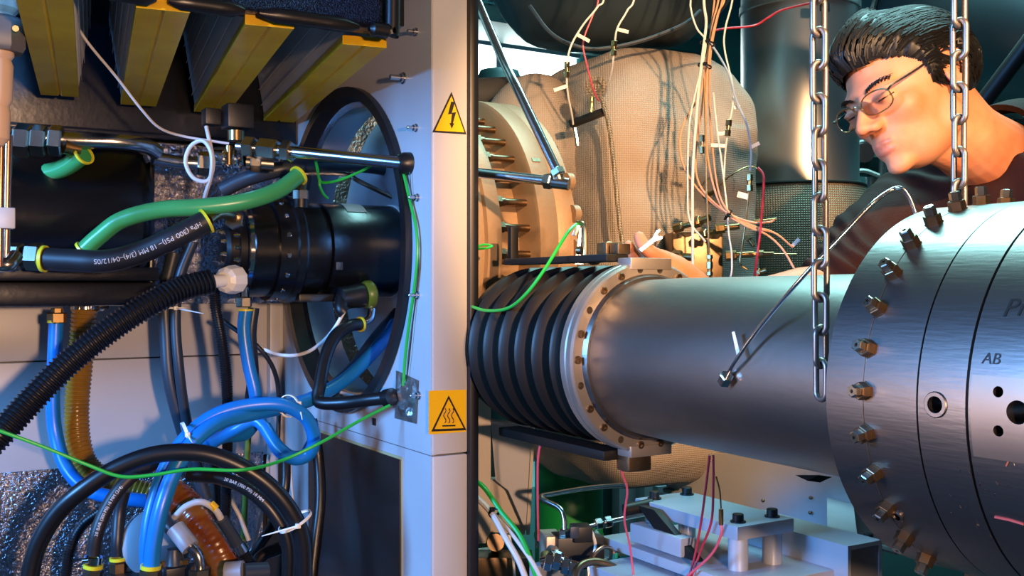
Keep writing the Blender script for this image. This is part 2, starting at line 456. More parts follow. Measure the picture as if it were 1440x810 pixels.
for i, e in enumerate(far):
    L = .69; a = e-dirb*L; w = .030
    t = thing('v_filter', FL[i], 'air filter', e, 'V-shaped air filters above the hoses')
    R = Matrix((sx, dirb, Vector((0, 0, 1)))).transposed()
    MB().prism([a-sx*w, a-sx*w+Vector((0, 0, .012)), a+sx*w+Vector((0, 0, .012)), a+sx*w, a+sx*.003, a+Vector((0, 0, .003)), a-sx*.003], dirb*L).build('yellow_bar', 'yellow', t, sharp=20)
    MB().prism([a-sx*w*1.01-Vector((0, 0, .0004)), a-sx*w*1.01+Vector((0, 0, .012)), a+sx*w*1.01+Vector((0, 0, .012)), a+sx*w*1.01-Vector((0, 0, .0004))], dirb*.0001).build('end_edge', 'yellow', t)
    for s in (-1, 1):                      # zig-zag pleat pack sloping up and outwards from the bar
        N = 150; vs = []; fs = []
        for k in range(N+1):
            o = (.0016 if k % 2 else 0)
            p = a+dirb*(L*k/N)+sx*s*(w-.002)
            vs += [p-sx*s*o+Vector((0, 0, .006)), p+sx*s*(.022-o)+Vector((0, 0, .15))]
        for k in range(N): fs.append((2*k, 2*k+2, 2*k+3, 2*k+1))
        MB().add(vs, fs).build('pleat_pack', 'pleat', t, sharp=5)
        for q in range(4):
            h = .03+.03*q; p = a+sx*s*(w+h*.15)+Vector((0, 0, h))
            MB().tube([p, p+dirb*L], .0007, 5).build('glue_bead', 'cable', t)
t = thing('filter_rail', 'black cross rail carrying the rear ends of yellow filters', 'rail', (.3, 2.0, BZ-.02))
MB().span((-.44, 2.0, BZ-.04), (WX-.004, 2.03, BZ+.16), .003).build('rail', 'black', t)
MB().span((-.44, 1.975, BZ-.05), (WX-.03, 2.0, BZ-.042), .002).build('ledge', 'black', t)

# ------------------------------------------------------------------ black housing left, cream pipe, copper pipes
t = thing('motor_housing', 'big smooth black housing behind the green hose', 'housing', (.0, 1.93, CZ-.02))
MB().lathe((-.44, 1.93, CZ+.125), (1, 0, 0), [(0, .125), (.80, .125), (.815, .118), (.825, .10)], 48).build('drum', 'black', t)
MB().span((-.44, 1.82, CZ-.03), (.385, 2.05, CZ+.01), .006).build('base_plate', 'black', t)
MB().span((-.44, 1.80, CZ+.012), (.387, 1.83, CZ+.035), .004).build('rail', 'black', t)
MB().span((.383, 1.86, CZ-.03), (.392, 2.05, CZ+.22), .003).build('end_plate', 'black', t)

t = thing('ribbed_pipe', 'cream plastic pipe with collars hanging beside the yellow filter', 'pipe', pix(10, 200, 1.35))
prof = []
for y, hw in ((-40, 22), (12, 28), (20, 22), (52, 18), (58, 21), (78, 22), (84, 18), (92, 21), (140, 20), (150, 16), (158, 18), (195, 17), (205, 9)):
    prof.append((y, hw))
a = pix(0, 0, 1.35)
mb = MB(); P = []; rs = []
for y, hw in prof:
    P.append(pix(-3+(-y*.01), y, 1.35)); rs.append(hw/F*1.35)
mb.tube(P, rs, 28).build('tube', 'beige', t, sharp=25)
mb = MB(); c = pix(-2, 52, 1.35); ax = (P[-1]-P[0]).normalized()
mb.lathe(c-ax*.026, Vector((ax.x+.0, ax.y, ax.z)), [(0, .026), (.004, .031), (.018, .033), (.04, .034), (.046, .03)], 8, ref=(1, .4, 0)).build('clamp', 'grey', t)
MB().cyl(pix(22, 40, 1.315), pix(22, 40, 1.325), .004, 10).build('clamp_screw', 'gbolt', t)

t = thing('copper_pipe', 'pair of copper pipes running down below the cream pipe', 'pipe', pix(3, 370, 1.42))
MB().tube([pix(2, 190, 1.42), pix(-1, 375, 1.42)], .0055, 14).build('tube', 'copper', t)
MB().tube([pix(12, 190, 1.45), pix(8, 375, 1.45)], .0055, 14).build('tube', 'copper', t)
MB().box(pix(6, 307, 1.42), (.026, .022, .029), bev=.002).build('clip', 'cream', t)
MB().tube(smooth([pix(-6, 370, 1.43), pix(12, 372, 1.43), pix(22, 360, 1.45)], 6), .010, 12).build('elbow', 'nut', t)

# ------------------------------------------------------------------ hose helpers
def hosething(name, label, pp, r, material, cat='hose', group=None, n=14, corr=None, k=10, pname='tube'):
    P = path(pp, k)
    t = thing(name, label, cat, P[0], group)
    mb = MB()
    if corr:
        step, dep = corr
        Q = resample(P, step/4); mb.tube(Q, [r-dep*(0, .1, .95, 1)[i % 4] for i in range(len(Q))], n)
    else: mb.tube(P, r, n)
    mb.build(pname, material, t)
    return t, P
def along(P, dist, rev=False):
    Q = P[::-1] if rev else P
    acc = 0
    for a, b in zip(Q, Q[1:]):
        L = (b-a).length
        if acc+L >= dist: return a.lerp(b, (dist-acc)/L), (b-a).normalized()
        acc += L
    return Q[-1], (Q[-1]-Q[-2]).normalized()
def hexpart(t, c, ax, L, r, m='nut', name='nut'):
    ax = Vector(ax).normalized(); c = Vector(c)
    return MB().hexn(c-ax*L/2, c+ax*L/2, r, ref=(.5, -.8, .35)).build(name, m, t, sharp=25)
def ringpart(t, c, ax, r, w=.003, m='yring', name='ring', th=.0015):
    c = Vector(c); ax = Vector(ax).normalized()
    return MB().lathe(c-ax*w/2, ax, [(0, r-th), (0, r+th), (w, r+th), (w, r-th)], 24, caps=False).build(name, m, t)
def tube_text(body, P, r, s0, size, parent, material='wink', name='print'):
    vs, fs = text_mesh(body, size)
    cl = [0]
    for a, b in zip(P, P[1:]): cl.append(cl[-1]+(b-a).length)
    out = []; cp = Vector((0, 0, CZ))
    for v in vs:
        s = s0+v.x; i = 0
        while i < len(cl)-2 and cl[i+1] < s: i += 1
        c = P[i].lerp(P[i+1], (s-cl[i])/max(1e-6, cl[i+1]-cl[i])); T = (P[i+1]-P[i]).normalized()
        f = cp-c; f = (f-T*f.dot(T)).normalized(); u = f.cross(T)
        a = (v.y-size*.33)/r
        out.append(c+(f*math.cos(a)+u*math.sin(a))*(r+.0004))
    return MB().add(out, fs).build(name, material, parent)
def tie(label, c, ax, r, tail, m='nylon', w=.004):
    c = Vector(c); ax = Vector(ax).normalized()
    t = thing('cable_tie', label, 'cable tie', c)
    MB().lathe(c-ax*w/2, ax, [(0, r), (0, r+.0014), (w, r+.0014), (w, r)], 28, caps=False).build('band', m, t)
    tl = Vector(tail)
    d = (Vector((0, 0, CZ))-c); d = (d-ax*d.dot(ax)).normalized()
    h = c+d*(r+.002)
    MB().box(h, (.007, .006, .007), bev=.001).build('head', m, t)
    MB().tube([h, h.lerp(tl, .5), tl], [.0016, .0014, .0007], 6).build('tail', m, t)
    return t

# ------------------------------------------------------------------ steel line with nuts, upper left
t, P = hosething('steel_line', 'bent steel tube line with large nuts under the yellow filters', [(20, 190, 1.62), (95, 197, 1.64), (170, 200, 1.67), (205, 205, 1.70), (222, 215, 1.72)], .0128, 'steel', 'tube line')
for x, L, r in ((32, .024, .027), (55, .022, .025), (79, .020, .025)):
    c = pix(x, 198, 1.625); hexpart(t, c, P[3]-P[0], L, r)
MB().tube([pix(90, 205, 1.635), pix(112, 210, 1.65)], .013, 14).build('stub', 'brass', t)
MB().tube(smooth([pix(215, 222, 1.725), pix(250, 228, 1.75), pix(290, 231, 1.77)], 8), .0115, 14).build('tube', 'steel', t)
hexpart(t, pix(288, 230, 1.77), pix(320, 233, 1.78)-pix(288, 230, 1.77), .022, .021, 'nut')
t, P = hosething('green_hose', 'short dim green hose tucked behind the steel line', [(15, 243, 1.70), (55, 244, 1.69), (90, 236, 1.67), (118, 217, 1.65)], .0145, 'green')
ringpart(t, P[-1], P[-1]-P[-3], .0165, .004)

# solenoid valve and its fittings
t = thing('solenoid_valve', 'black solenoid coil on brass and steel valve fittings', 'valve', pix(335, 235, 1.72))
MB().box(pix(334, 165, 1.73), (.044, .045, .040), bev=.003).build('coil', 'blackmat', t)
MB().box(pix(297, 165, 1.73), (.026, .03, .027), bev=.002).build('plug', 'blackmat', t)
MB().cyl(pix(332, 184, 1.73), pix(332, 198, 1.73), .0135, 20).build('stem', 'brass', t)
MB().cyl(pix(303, 222, 1.72), pix(345, 222, 1.72), .015, 16).build('body', 'chrome', t)
MB().torus(pix(318, 224, 1.705), pix(330, 222, 1.7)-pix(310, 222, 1.7), .015, .004, 20, 8).build('collar', 'chrome', t)
MB().torus(pix(334, 224, 1.705), pix(330, 222, 1.7)-pix(310, 222, 1.7), .017, .004, 20, 8).build('collar', 'chrome', t)
MB().cyl(pix(322, 232, 1.70), pix(322, 205, 1.70), .006, 12).build('brass_screw', 'brass', t)
MB().cyl(pix(346, 228, 1.72), pix(385, 231, 1.73), .0125, 16).build('stub', 'nut', t)
hexpart(t, pix(360, 228, 1.72), pix(385, 231, 1.73)-pix(346, 228, 1.72), .018, .0165)

# chrome rod from the valve into the rubber bung on the wall
gp = onX(576, 230, WX)
t = thing('steel_rod_line', 'straight steel tube with long coupling ending in black wall bung', 'tube line', pix(335, 208, 1.70))
A = pix(335, 206, 1.70); B = gp-Vector((.012, 0, 0)); ax = (B-A).normalized()
MB().tube([A, B], .0098, 16).build('tube', 'steel', t)
for x, L, r, nm in ((354, .020, .0185, 'nut'), (382, .034, .0180, 'coupling'), (411, .017, .0185, 'nut')):
    c = A+ax*((x-335)/(576-335)*(B-A).length*.985); hexpart(t, c, ax, L, r, 'nut', nm)
MB().lathe(gp, (-1, 0, 0), [(0, .018), (.012, .017), (.02, .011)], 20).build('bung', 'rubber', t)

# small pale capillary and loop
hose('capillary_wire', 'thin grey capillary running down across the yellow filters', 'wire', [(95, -40, 1.45), (100, 10, 1.48), (118, 52, 1.52), (165, 110, 1.58), (200, 155, 1.62), (225, 180, 1.65), (260, 192, 1.68), (322, 202, 1.70)], .0022, 'cable', n=8)
hose('looped_cable', 'small pale cable loop tied beside the valve fittings', 'cable', [(290, 178, 1.70), (296, 205, 1.69), (300, 232, 1.685), (292, 254, 1.685), (272, 250, 1.685), (261, 228, 1.685), (268, 206, 1.685), (285, 198, 1.68), (297, 215, 1.675), (297, 245, 1.68), (290, 270, 1.70), (287, 282, 1.72)], .0034, 'cable', n=8)

# green hose
t, P = hosething('green_hose', 'bright green hose with yellow end rings sweeping over the motor', [(118, 352, 1.60), (140, 332, 1.60), (172, 309, 1.60), (225, 295, 1.60), (285, 291, 1.61), (345, 283, 1.63), (390, 268, 1.66), (420, 247, 1.69)], .0135, 'green')
ringpart(t, P[0], P[1]-P[0], .0148, .004); ringpart(t, P[-1], P[-1]-P[-3], .0155, .004)
MB().tube(smooth([pix(421, 246, 1.69), pix(426, 256, 1.70), pix(423, 272, 1.71)], 6), .007, 12).build('elbow', 'brass', t)
hexpart(t, pix(423, 274, 1.71), (0, 0, 1), .017, .0135)
MB().cyl(pix(423, 280, 1.71), pix(423, 292, 1.71), .012, 16).build('stub', 'blackmat', t)

# printed black hose
t, P = hosething('printed_hose', 'charcoal hose with white printed lettering and yellow end rings', [(62, 364, 1.57), (100, 366, 1.57), (150, 367, 1.57), (200, 354, 1.575), (245, 334, 1.58), (290, 311, 1.60)], .0175, 'rubber2')
tube_text('HPa (300 PSI)– 18 MM (3/4)–04/12/05', P[::-1], .0175, .012, .0105, t)
ringpart(t, P[0], P[1]-P[0], .019, .005); ringpart(t, P[-1], P[-1]-P[-3], .019, .004)
for x, L, r in ((22, .022, .022), (49, .024, .022)): hexpart(t, pix(x, 361, 1.57), P[2]-P[0], L, r)
MB().tube(smooth([pix(293, 309, 1.61), pix(308, 300, 1.63), pix(325, 303, 1.66), pix(332, 309, 1.69)], 6), .0088, 12).build('elbow', 'brass', t)
hexpart(t, pix(330, 309, 1.68), pix(345, 312, 1.75)-pix(325, 306, 1.66), .016, .017)

wavy(WX+.02, 1.15, CZ-.35, CZ+.45, 2.16, .006, 31).build('foil_sheet', 'foil', None, 'silver foil sheet beyond the round wall opening', 'insulation foil')
# ------------------------------------------------------------------ electric motor through the wall
AX = (1.76, CZ+.068)
t = thing('motor', 'black cylindrical motor passing through the round opening in the wall', 'motor', (.6, AX[0], AX[1]-.09))
O = Vector((0, AX[0], AX[1])); XA = Vector((1, 0, 0))
MB().lathe(O, XA, [(.585, .0), (.585, .084), (.640, .084), (.642, .076), (.650, .076), (.652, .084), (.86, .084), (.86, 0)], 64, caps=False).build('body', 'black', t)
MB().lathe(O, XA, [(.512, 0), (.512, .075), (.516, .083), (.556, .083), (.556, .090), (.585, .090), (.588, .094), (.600, .094), (.602, .088), (.606, .086)], 64, caps=False).build('flange', 'black', t)
MB().lathe(O, XA, [(.480, 0), (.480, .034), (.486, .040), (.500, .040), (.500, .052), (.512, .052)], 40, caps=False).build('hub', 'blackmat', t)
MB().lathe(O, XA, [(.512, .0705), (.508, .072), (.508, .080), (.516, .0805)], 64, caps=False).build('chrome_ring', 'chrome', t)
sm = MB().lathe((0, 0, 0), (0, 0, 1), [(-.001, .0042), (.002, .0042), (.003, .003)], 12).mesh('screw', Vector()); sm.materials.append(M['chrome'])
for k in range(16):
    a = 2*math.pi*k/16+.15; d = Vector((0, math.cos(a), math.sin(a)))
    inst('screw', sm, t, frame(O+XA*.570+d*.0895, d))
pm = MB().lathe((0, 0, 0), (0, 0, 1), [(0, .0040), (.006, .0040), (.006, .0028), (.011, .0028)], 8).mesh('pin_nut', Vector()); pm.materials.append(M['chrome'])
for rr, nn in ((.046, 14), (.030, 9)):
    for k in range(nn):
        a = 2*math.pi*k/nn; d = Vector((0, math.cos(a), math.sin(a)))
        inst('pin_nut', pm, t, frame(O+XA*(.500 if rr > .04 else .482)+d*rr, (-1, 0, 0)))
sp = []
for k in range(30):
    a = 2*math.pi*k/30; sp.append(a)
MB().lathe(O, XA, [(.790, .0845), (.790, .0862), (.798, .0862), (.798, .0845)], 48, caps=False).build('strap', 'cable', t)
MB().box(O+Vector((.795, -.066, -.055)), (.012, .012, .02), bev=.002).build('strap_buckle', 'cable', t)
MB().lathe(O, XA, [(.688, .0846), (.688, .0850), (.725, .0850), (.725, .0846)], 10, caps=False, a0=math.radians(2), a1=math.radians(38), ref=(0, 0, 1)).build('grey_tape', mat('grey_tape', '#74777a', .5), t)
MB().box(O+Vector((.660, -.083, -.03)), (.012, .006, .014), bev=.001).build('plug', 'slate', t)
MB().span(O+Vector((.60, -.05, -.092)), O+Vector((.665, -.02, -.078)), .003).build('foot', 'blackmat', t)

# casing end plate seen inside the opening, with reflection film and a tube
t = thing('hole_hose', 'slate blue hose curving over the motor into the opening', 'hose', pix(300, 300, 1.86))
P = smooth([pix(312, 268, 1.80), pix(345, 252, 1.80), pix(395, 238, 1.80), pix(450, 231, 1.85), pix(510, 233, 1.93), pix(560, 240, 1.98)], 8)
MB().tube(P, .0135, 12).build('tube', 'slate', t)
hose('bright_rod', 'thin bright rod angled behind the motor inside the opening', 'rod', [(425, 243, 1.90), (485, 245, 1.92), (505, 255, 1.92), (552, 278, 1.93)], .0045, 'steel', n=8)

# ------------------------------------------------------------------ black ribbed conduit with white gland
t, P = hosething('ribbed_conduit', 'thick black ribbed conduit crossing in front, white gland at end', [(-30, 640, 1.46), (0, 611, 1.47), (45, 562, 1.50), (100, 507, 1.53), (160, 460, 1.56), (215, 425, 1.59), (255, 406, 1.62), (298, 396, 1.65)], .0205, 'rubber', 'conduit', corr=(.0068, .0035), n=18)
a = pix(298, 396, 1.65); b = pix(322, 394, 1.68)
MB().cyl(a-(b-a)*.2, b, .0105, 16).build('gland_stem', 'nylon', t)
MB().lathe(pix(314, 394, 1.67), pix(346, 392, 1.73)-pix(314, 394, 1.67), [(0, .014), (.006, .021), (.014, .023), (.034, .024), (.038, .020)], 10).build('gland_nut', 'nylon', t, sharp=20)

# thin black ribbed conduit hanging
t, P = hosething('thin_conduit', 'thin black ribbed conduit hanging down between the hoses', [(302, 385, 1.76), (303, 430, 1.77), (312, 480, 1.77), (319, 540, 1.78), (320, 610, 1.80), (318, 700, 1.82), (312, 800, 1.84)], .0098, 'rubber', 'conduit', corr=(.0042, .0016), n=12)

# two slate hoses hanging together
hose('slate_hose', 'wider slate blue hose hanging behind the ribbed conduit', 'hose', [(245, 355, 1.84), (233, 410, 1.84), (234, 470, 1.84), (240, 540, 1.84), (262, 620, 1.86), (290, 700, 1.88)], .0125, 'slate')
hose('slate_hose', 'dotted grey hose hanging next to wider slate hose', 'hose', [(272, 340, 1.82), (253, 390, 1.82), (247, 450, 1.82), (252, 520, 1.82), (262, 590, 1.84), (280, 660, 1.86)], .0092, 'slate')
tie('white cable tie with long tail around the slate hoses', pix(247, 433, 1.83), (0, 0, 1), .019, pix(286, 441, 1.77), w=.003)

# blue hose from brass nut, amber spiral hose
t, P = hosething('blue_drop_hose', 'blue hose dropping from brass nuts under the housing', [(79, 452, 1.74), (77, 500, 1.74), (74, 560, 1.74), (78, 610, 1.74), (92, 655, 1.73), (118, 685, 1.72), (155, 699, 1.72), (205, 705, 1.73), (240, 715, 1.76)], .0118, 'blue')
for y, L, r, mm in ((424, .016, .0150, 'nut'), (437, .010, .0095, 'brass'), (447, .018, .0160, 'brass')): hexpart(t, pix(80, y, 1.74), (0, 0, 1), L, r, mm)
MB().cyl(pix(80, 405, 1.76), pix(80, 420, 1.74), .007, 10).build('stub', 'blackmat', t)
ringpart(t, P[0], (0, 0, 1), .0128, .004)
t, P = hosething('amber_spiral_hose', 'translucent yellow amber spiral hose clamped under the housing', [(119, 418, 1.80), (117, 455, 1.80), (113, 510, 1.80), (108, 570, 1.80), (110, 620, 1.79), (122, 655, 1.79), (150, 678, 1.79), (190, 690, 1.80), (225, 700, 1.81)], .0215, 'amber2', corr=(.0075, .0018), n=20)
ringpart(t, pix(120, 430, 1.80), (0, 0, 1), .0228, .012, 'chrome', 'clamp_band')
hexpart(t, pix(140, 431, 1.775), pix(150, 431, 1.77)-pix(135, 431, 1.78), .014, .008, 'chrome', 'clamp_screw')
MB().cyl(pix(143, 431, 1.775), pix(151, 431, 1.77), .004, 10).build('clamp_bolt', 'blackmat', t)
t, P = hosething('brown_spiral_hose', 'glossy brown amber spiral hose rising from the bottom fittings', [(225, 690, 1.70), (255, 708, 1.68), (290, 745, 1.66), (312, 780, 1.65), (330, 830, 1.65)], .029, 'amber', corr=(.0095, .0008), n=24)

# blue braided hose from nut under motor
t, P = hosething('bright_blue_hose', 'bright blue hose hanging from nut under motor flange', [(345, 436, 1.72), (343, 465, 1.72), (349, 510, 1.72), (359, 555, 1.72), (358, 590, 1.73), (345, 610, 1.74), (318, 614, 1.75), (280, 622, 1.77)], .0108, 'blue')
hexpart(t, pix(343, 425, 1.72), (0, 0, 1), .017, .0135); ringpart(t, P[0], (0, 0, 1), .0115, .003)
MB().cyl(pix(344, 404, 1.73), pix(344, 420, 1.72), .008, 12).build('stub', 'chrome', t)
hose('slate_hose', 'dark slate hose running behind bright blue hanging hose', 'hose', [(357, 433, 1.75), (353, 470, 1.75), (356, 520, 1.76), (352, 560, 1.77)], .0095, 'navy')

# twin bright blue hoses arching
t, P = hosething('arched_blue_hose', 'bright blue hose arching over the black hose loop', [(207, 800, 1.50), (207, 760, 1.50), (214, 715, 1.51), (232, 660, 1.53), (262, 615, 1.55), (300, 585, 1.57), (345, 571, 1.59), (395, 569, 1.61), (428, 585, 1.63), (441, 612, 1.65), (436, 636, 1.66), (415, 645, 1.66), (392, 630, 1.67), (372, 600, 1.69)], .0110, 'blue', group=None)
P1 = P
t, P = hosething('arched_blue_hose', 'bright blue hose lying beside arched one, ends at yellow collar', [(213, 797, 1.485), (217, 760, 1.485), (228, 710, 1.49), (247, 660, 1.51), (275, 618, 1.53), (310, 593, 1.56), (352, 582, 1.60), (395, 573, 1.66), (440, 560, 1.72), (490, 530, 1.78), (540, 478, 1.84), (556, 455, 1.88)], .0118, 'blue')
ringpart(t, pix(212, 797, 1.485), P[1]-P[0], .0130, .0055)
hexpart(t, pix(211, 806, 1.485), P[1]-P[0], .012, .015)
c, ax = along(P1, .27); tie('white cable tie binding the arched blue hoses together', pix(262, 612, 1.54), ax, .019, pix(270, 622, 1.50), w=.005)
tie('white cable tie binding blue hoses near the wall', pix(406, 571, 1.64), pix(430, 565, 1.70)-pix(390, 575, 1.62), .017, pix(425, 590, 1.60))

# big black hose loop and its companion
t, P = hosething('black_hose_loop', 'thick black hose looping across the lower front', [(38, 860, 1.46), (42, 810, 1.46), (54, 765, 1.46), (80, 722, 1.46), (115, 690, 1.46), (165, 658, 1.47), (220, 639, 1.48), (280, 637, 1.49), (330, 652, 1.50), (375, 680, 1.51), (408, 718, 1.52), (425, 760, 1.53), (428, 830, 1.54)], .0128, 'rubber', n=18)
t2, P2 = hosething('black_hose_loop', 'lettered black hose bundled inside the thick black loop', [(265, 668, 1.56), (310, 672, 1.555), (352, 690, 1.55), (385, 722, 1.55), (405, 765, 1.555), (405, 830, 1.56)], .0108, 'rubber', n=14)
tube_text('20 BAR (300 PSI) 18 MM', P2, .0108, .06, .0065, t2)
tie('white cable tie with angled tail holding the black hose loop', pix(415, 733, 1.535), P[-16]-P[-24], .026, pix(368, 754, 1.50), w=.004)
t, P = hosething('grey_hose', 'grey black hose rising from clamped fitting at bottom', [(131, 780, 1.56), (136, 750, 1.56), (150, 715, 1.57), (172, 683, 1.58), (200, 660, 1.60), (235, 645, 1.64)], .0105, 'rubber2')
tube_text('20 BAR (300 PSI) 18 MM (3/4)', P, .0105, .03, .0065, t)
ringpart(t, pix(131, 787, 1.56), P[1]-P[0], .0115, .010, 'chrome', 'clamp_band')
ringpart(t, pix(131, 796, 1.56), P[1]-P[0], .0130, .0055)
hexpart(t, pix(131, 806, 1.56), P[1]-P[0], .016, .0145)
MB().cyl(pix(118, 789, 1.55), pix(126, 788, 1.55), .005, 10).build('clamp_screw', 'chrome', t)
t, P = hosething('dark_hose', 'dark hose dropping to a yellow collar behind blue hoses', [(175, 690, 1.66), (168, 720, 1.66), (165, 760, 1.65), (165, 782, 1.65)], .0100, 'navy')
ringpart(t, pix(166, 786, 1.65), (0, 0, 1), .0118, .005); hexpart(t, pix(166, 798, 1.65), (0, 0, 1), .018, .0135, 'gbolt')
hose('black_conduit_bend', 'black ribbed conduit bending down against the foil', 'conduit', [(140, 720, 1.76), (115, 740, 1.75), (98, 775, 1.74), (90, 830, 1.74)], .0095, 'rubber', corr=(.0042, .0014))
t, P = hosething('crimped_hose', 'slate hose with silver crimp sleeve and bent steel end', [(222, 725, 1.60), (236, 738, 1.59), (250, 752, 1.58)], .0115, 'slate')
MB().cyl(pix(246, 742, 1.575), pix(268, 770, 1.565), .0145, 20).build('crimp_sleeve', 'fixture', t)
MB().tube(smooth([pix(264, 765, 1.565), pix(278, 780, 1.56), pix(282, 800, 1.56), pix(281, 812, 1.56)], 6), .0078, 12).build('bent_end', 'steel', t)
hexpart(t, pix(281, 806, 1.555), (0, 0, 1), .016, .017)
t, P = hosething('grey_cable', 'grey sleeved cable with yellow marker over the brown spiral hose', [(245, 728, 1.62), (262, 712, 1.60), (283, 706, 1.59), (302, 716, 1.59), (314, 735, 1.60), (330, 762, 1.61)], .0052, 'cable', 'cable')
MB().cyl(pix(296, 708, 1.59), pix(304, 716, 1.59), .0062, 12).build('marker', 'yellow', t)
MB().cyl(pix(312, 730, 1.595), pix(334, 765, 1.61), .0095, 14).build('sleeve', 'slate', t)
MB().cyl(pix(334, 765, 1.61), pix(341, 776, 1.615), .0105, 14).build('ferrule', 'steel', t)
hose('black_conduit_bend', 'short black ribbed conduit below the sleeved grey cable', 'conduit', [(340, 775, 1.62), (352, 797, 1.63), (362, 830, 1.64)], .0105, 'rubber', corr=(.0042, .0014))
for a, lab in ((( [(438, 590, 1.86), (447, 640, 1.86), (450, 700, 1.84), (444, 760, 1.82), (435, 840, 1.80)]), 'straight black hose running down beside the dark cover plate'),):
    hose('black_drop_hose', lab, 'hose', a, .0105, 'rubber')
hose('yellow_green_cable', 'yellow green earth cable hanging behind the hose loops', 'cable', [(352, 580, 1.90), (347, 650, 1.90), (343, 740, 1.90), (337, 830, 1.90)], .0055, 'olive')
hose('blue_loop_hose', 'short blue hose looping behind the arched blue hoses', 'hose', [(300, 622, 1.72), (330, 605, 1.70), (360, 592, 1.70), (378, 610, 1.69), (395, 636, 1.69), (425, 642, 1.69), (440, 622, 1.68)], .0105, 'blue')
for lab, a, r, mm in (('dull black hose crossing low behind hose loop', [(395, 770, 1.75), (365, 785, 1.74), (345, 830, 1.74)], .011, 'rubber'),
                      ('thin dark hose slanting low behind cable tie', [(402, 640, 1.82), (400, 690, 1.80), (382, 740, 1.80), (355, 790, 1.80), (340, 900, 1.80)], .009, 'rubber'),
                      ('thin grey cable sagging beside the yellow green cable', [(330, 660, 1.84), (326, 700, 1.84), (338, 728, 1.84), (350, 760, 1.84)], .004, 'cable'),
                      ('black cable hanging straight near thin ribbed conduit', [(300, 650, 1.92), (306, 720, 1.92), (308, 830, 1.92)], .010, 'rubber2'),
                      ('thin white cable hanging beside wall corner strip', [(407, 640, 1.95), (412, 700, 1.95), (420, 770, 1.95), (428, 830, 1.95)], .0025, 'cable'),
                      ('grey cable slanting in front of lower foil', [(378, 640, 1.88), (372, 700, 1.88), (356, 770, 1.88)], .0035, 'cable'),
                      ('dark wire arching from blue hose behind conduit', [(312, 450, 1.86), (340, 470, 1.86), (365, 490, 1.86), (385, 520, 1.88), (392, 560, 1.9), (390, 640, 1.9)], .0042, 'rubber2')):
    hose('cable', lab, 'cable', a, r, mm, n=10)
# bottom manifold with its fittings
t = thing('hydraulic_manifold', 'machined manifold block with fittings at the bottom', 'manifold', pix(215, 860, 1.66))
MB().span(pix(150, 815, 1.66)-Vector((0, .02, .06)), pix(330, 812, 1.62)+Vector((0, .03, 0)), .004).build('block', 'bracket', t)
MB().lathe(pix(215, 765, 1.70), pix(215, 765, 1.6)-pix(190, 770, 1.70), [(0, .055), (.03, .055), (.04, .04)], 28).build('grey_dome', 'greytrim', t)
MB().lathe(pix(245, 808, 1.60), (0, 0, 1), [(0, .018), (.01, .019), (.018, .014), (.04, .011)], 16).build('rubber_boot', 'slate', t)
MB().box(pix(245, 806, 1.59), (.03, .03, .022), bev=.002).build('connector', 'blackmat', t)
MB().cyl(pix(318, 806, 1.58), pix(342, 804, 1.58), .017, 18).build('white_collar', 'fixture', t)
MB().cyl(pix(342, 806, 1.58), pix(375, 804, 1.60), .015, 18).build('dark_collar', 'slate', t)
for x, y in ((229, 792), (260, 790), (232, 800)):
    hexpart(t, pix(x, y, 1.60), (0, 0, 1), .008, .007, 'brass')

# inside the opening: bent black hose, white cable, plug, blue hoses
t, P = hosething('bent_black_hose', 'bent black hose with yellow ring running to foil patch', [(507, 456, 1.80), (490, 459, 1.78), (470, 475, 1.76), (457, 505, 1.74), (450, 540, 1.72), (447, 560, 1.71), (455, 567, 1.70), (490, 566, 1.685), (520, 562, 1.665), (548, 559, 1.65)], .0108, 'rubber', n=14)
ringpart(t, P[0], P[1]-P[0], .0120, .003)
MB().cyl(pix(543, 560, 1.655), pix(552, 558, 1.645), .0145, 18).build('end_flange', 'rubber', t)
MB().tube(smooth([pix(508, 455, 1.80), pix(520, 448, 1.81), pix(523, 435, 1.82)], 5), .007, 10).build('elbow', 'steel', t)
t = thing('cable_plug', 'black round plug with green collar beneath the motor', 'connector', pix(505, 420, 1.80))
MB().lathe(pix(476, 420, 1.79), pix(530, 412, 1.83)-pix(476, 420, 1.79), [(0, .012), (.004, .020), (.03, .021), (.035, .022), (.045, .022)], 14).build('plug', 'blackmat', t)
MB().lathe(pix(512, 415, 1.815), pix(530, 412, 1.83)-pix(476, 420, 1.79), [(0, .022), (.004, .025), (.014, .025), (.018, .021)], 20).build('collar', 'olive', t)
MB().tube(smooth([pix(481, 420, 1.79), pix(480, 434, 1.78), pix(485, 440, 1.78)], 5), .012, 12).build('boot', 'blackmat', t)
hose('white_cable', 'white cable sagging from the plug across the wall', 'cable', [(484, 438, 1.78), (470, 462, 1.78), (452, 482, 1.80), (430, 496, 1.82), (405, 500, 1.84), (380, 495, 1.86), (352, 480, 1.88)], .0032, 'nylon', n=8)
hose('grey_tube_bend', 'dark hose rising diagonally through the opening to right', 'hose', [(450, 565, 1.75), (470, 545, 1.78), (500, 515, 1.82), (530, 475, 1.87), (560, 440, 1.92)], .0125, 'navy')
hose('lining_cable', 'thin grey cable curving along the inside of the opening', 'cable', [(478, 552, 1.86), (510, 555, 1.87), (540, 520, 1.88), (560, 480, 1.9)], .003, 'cable', n=8)

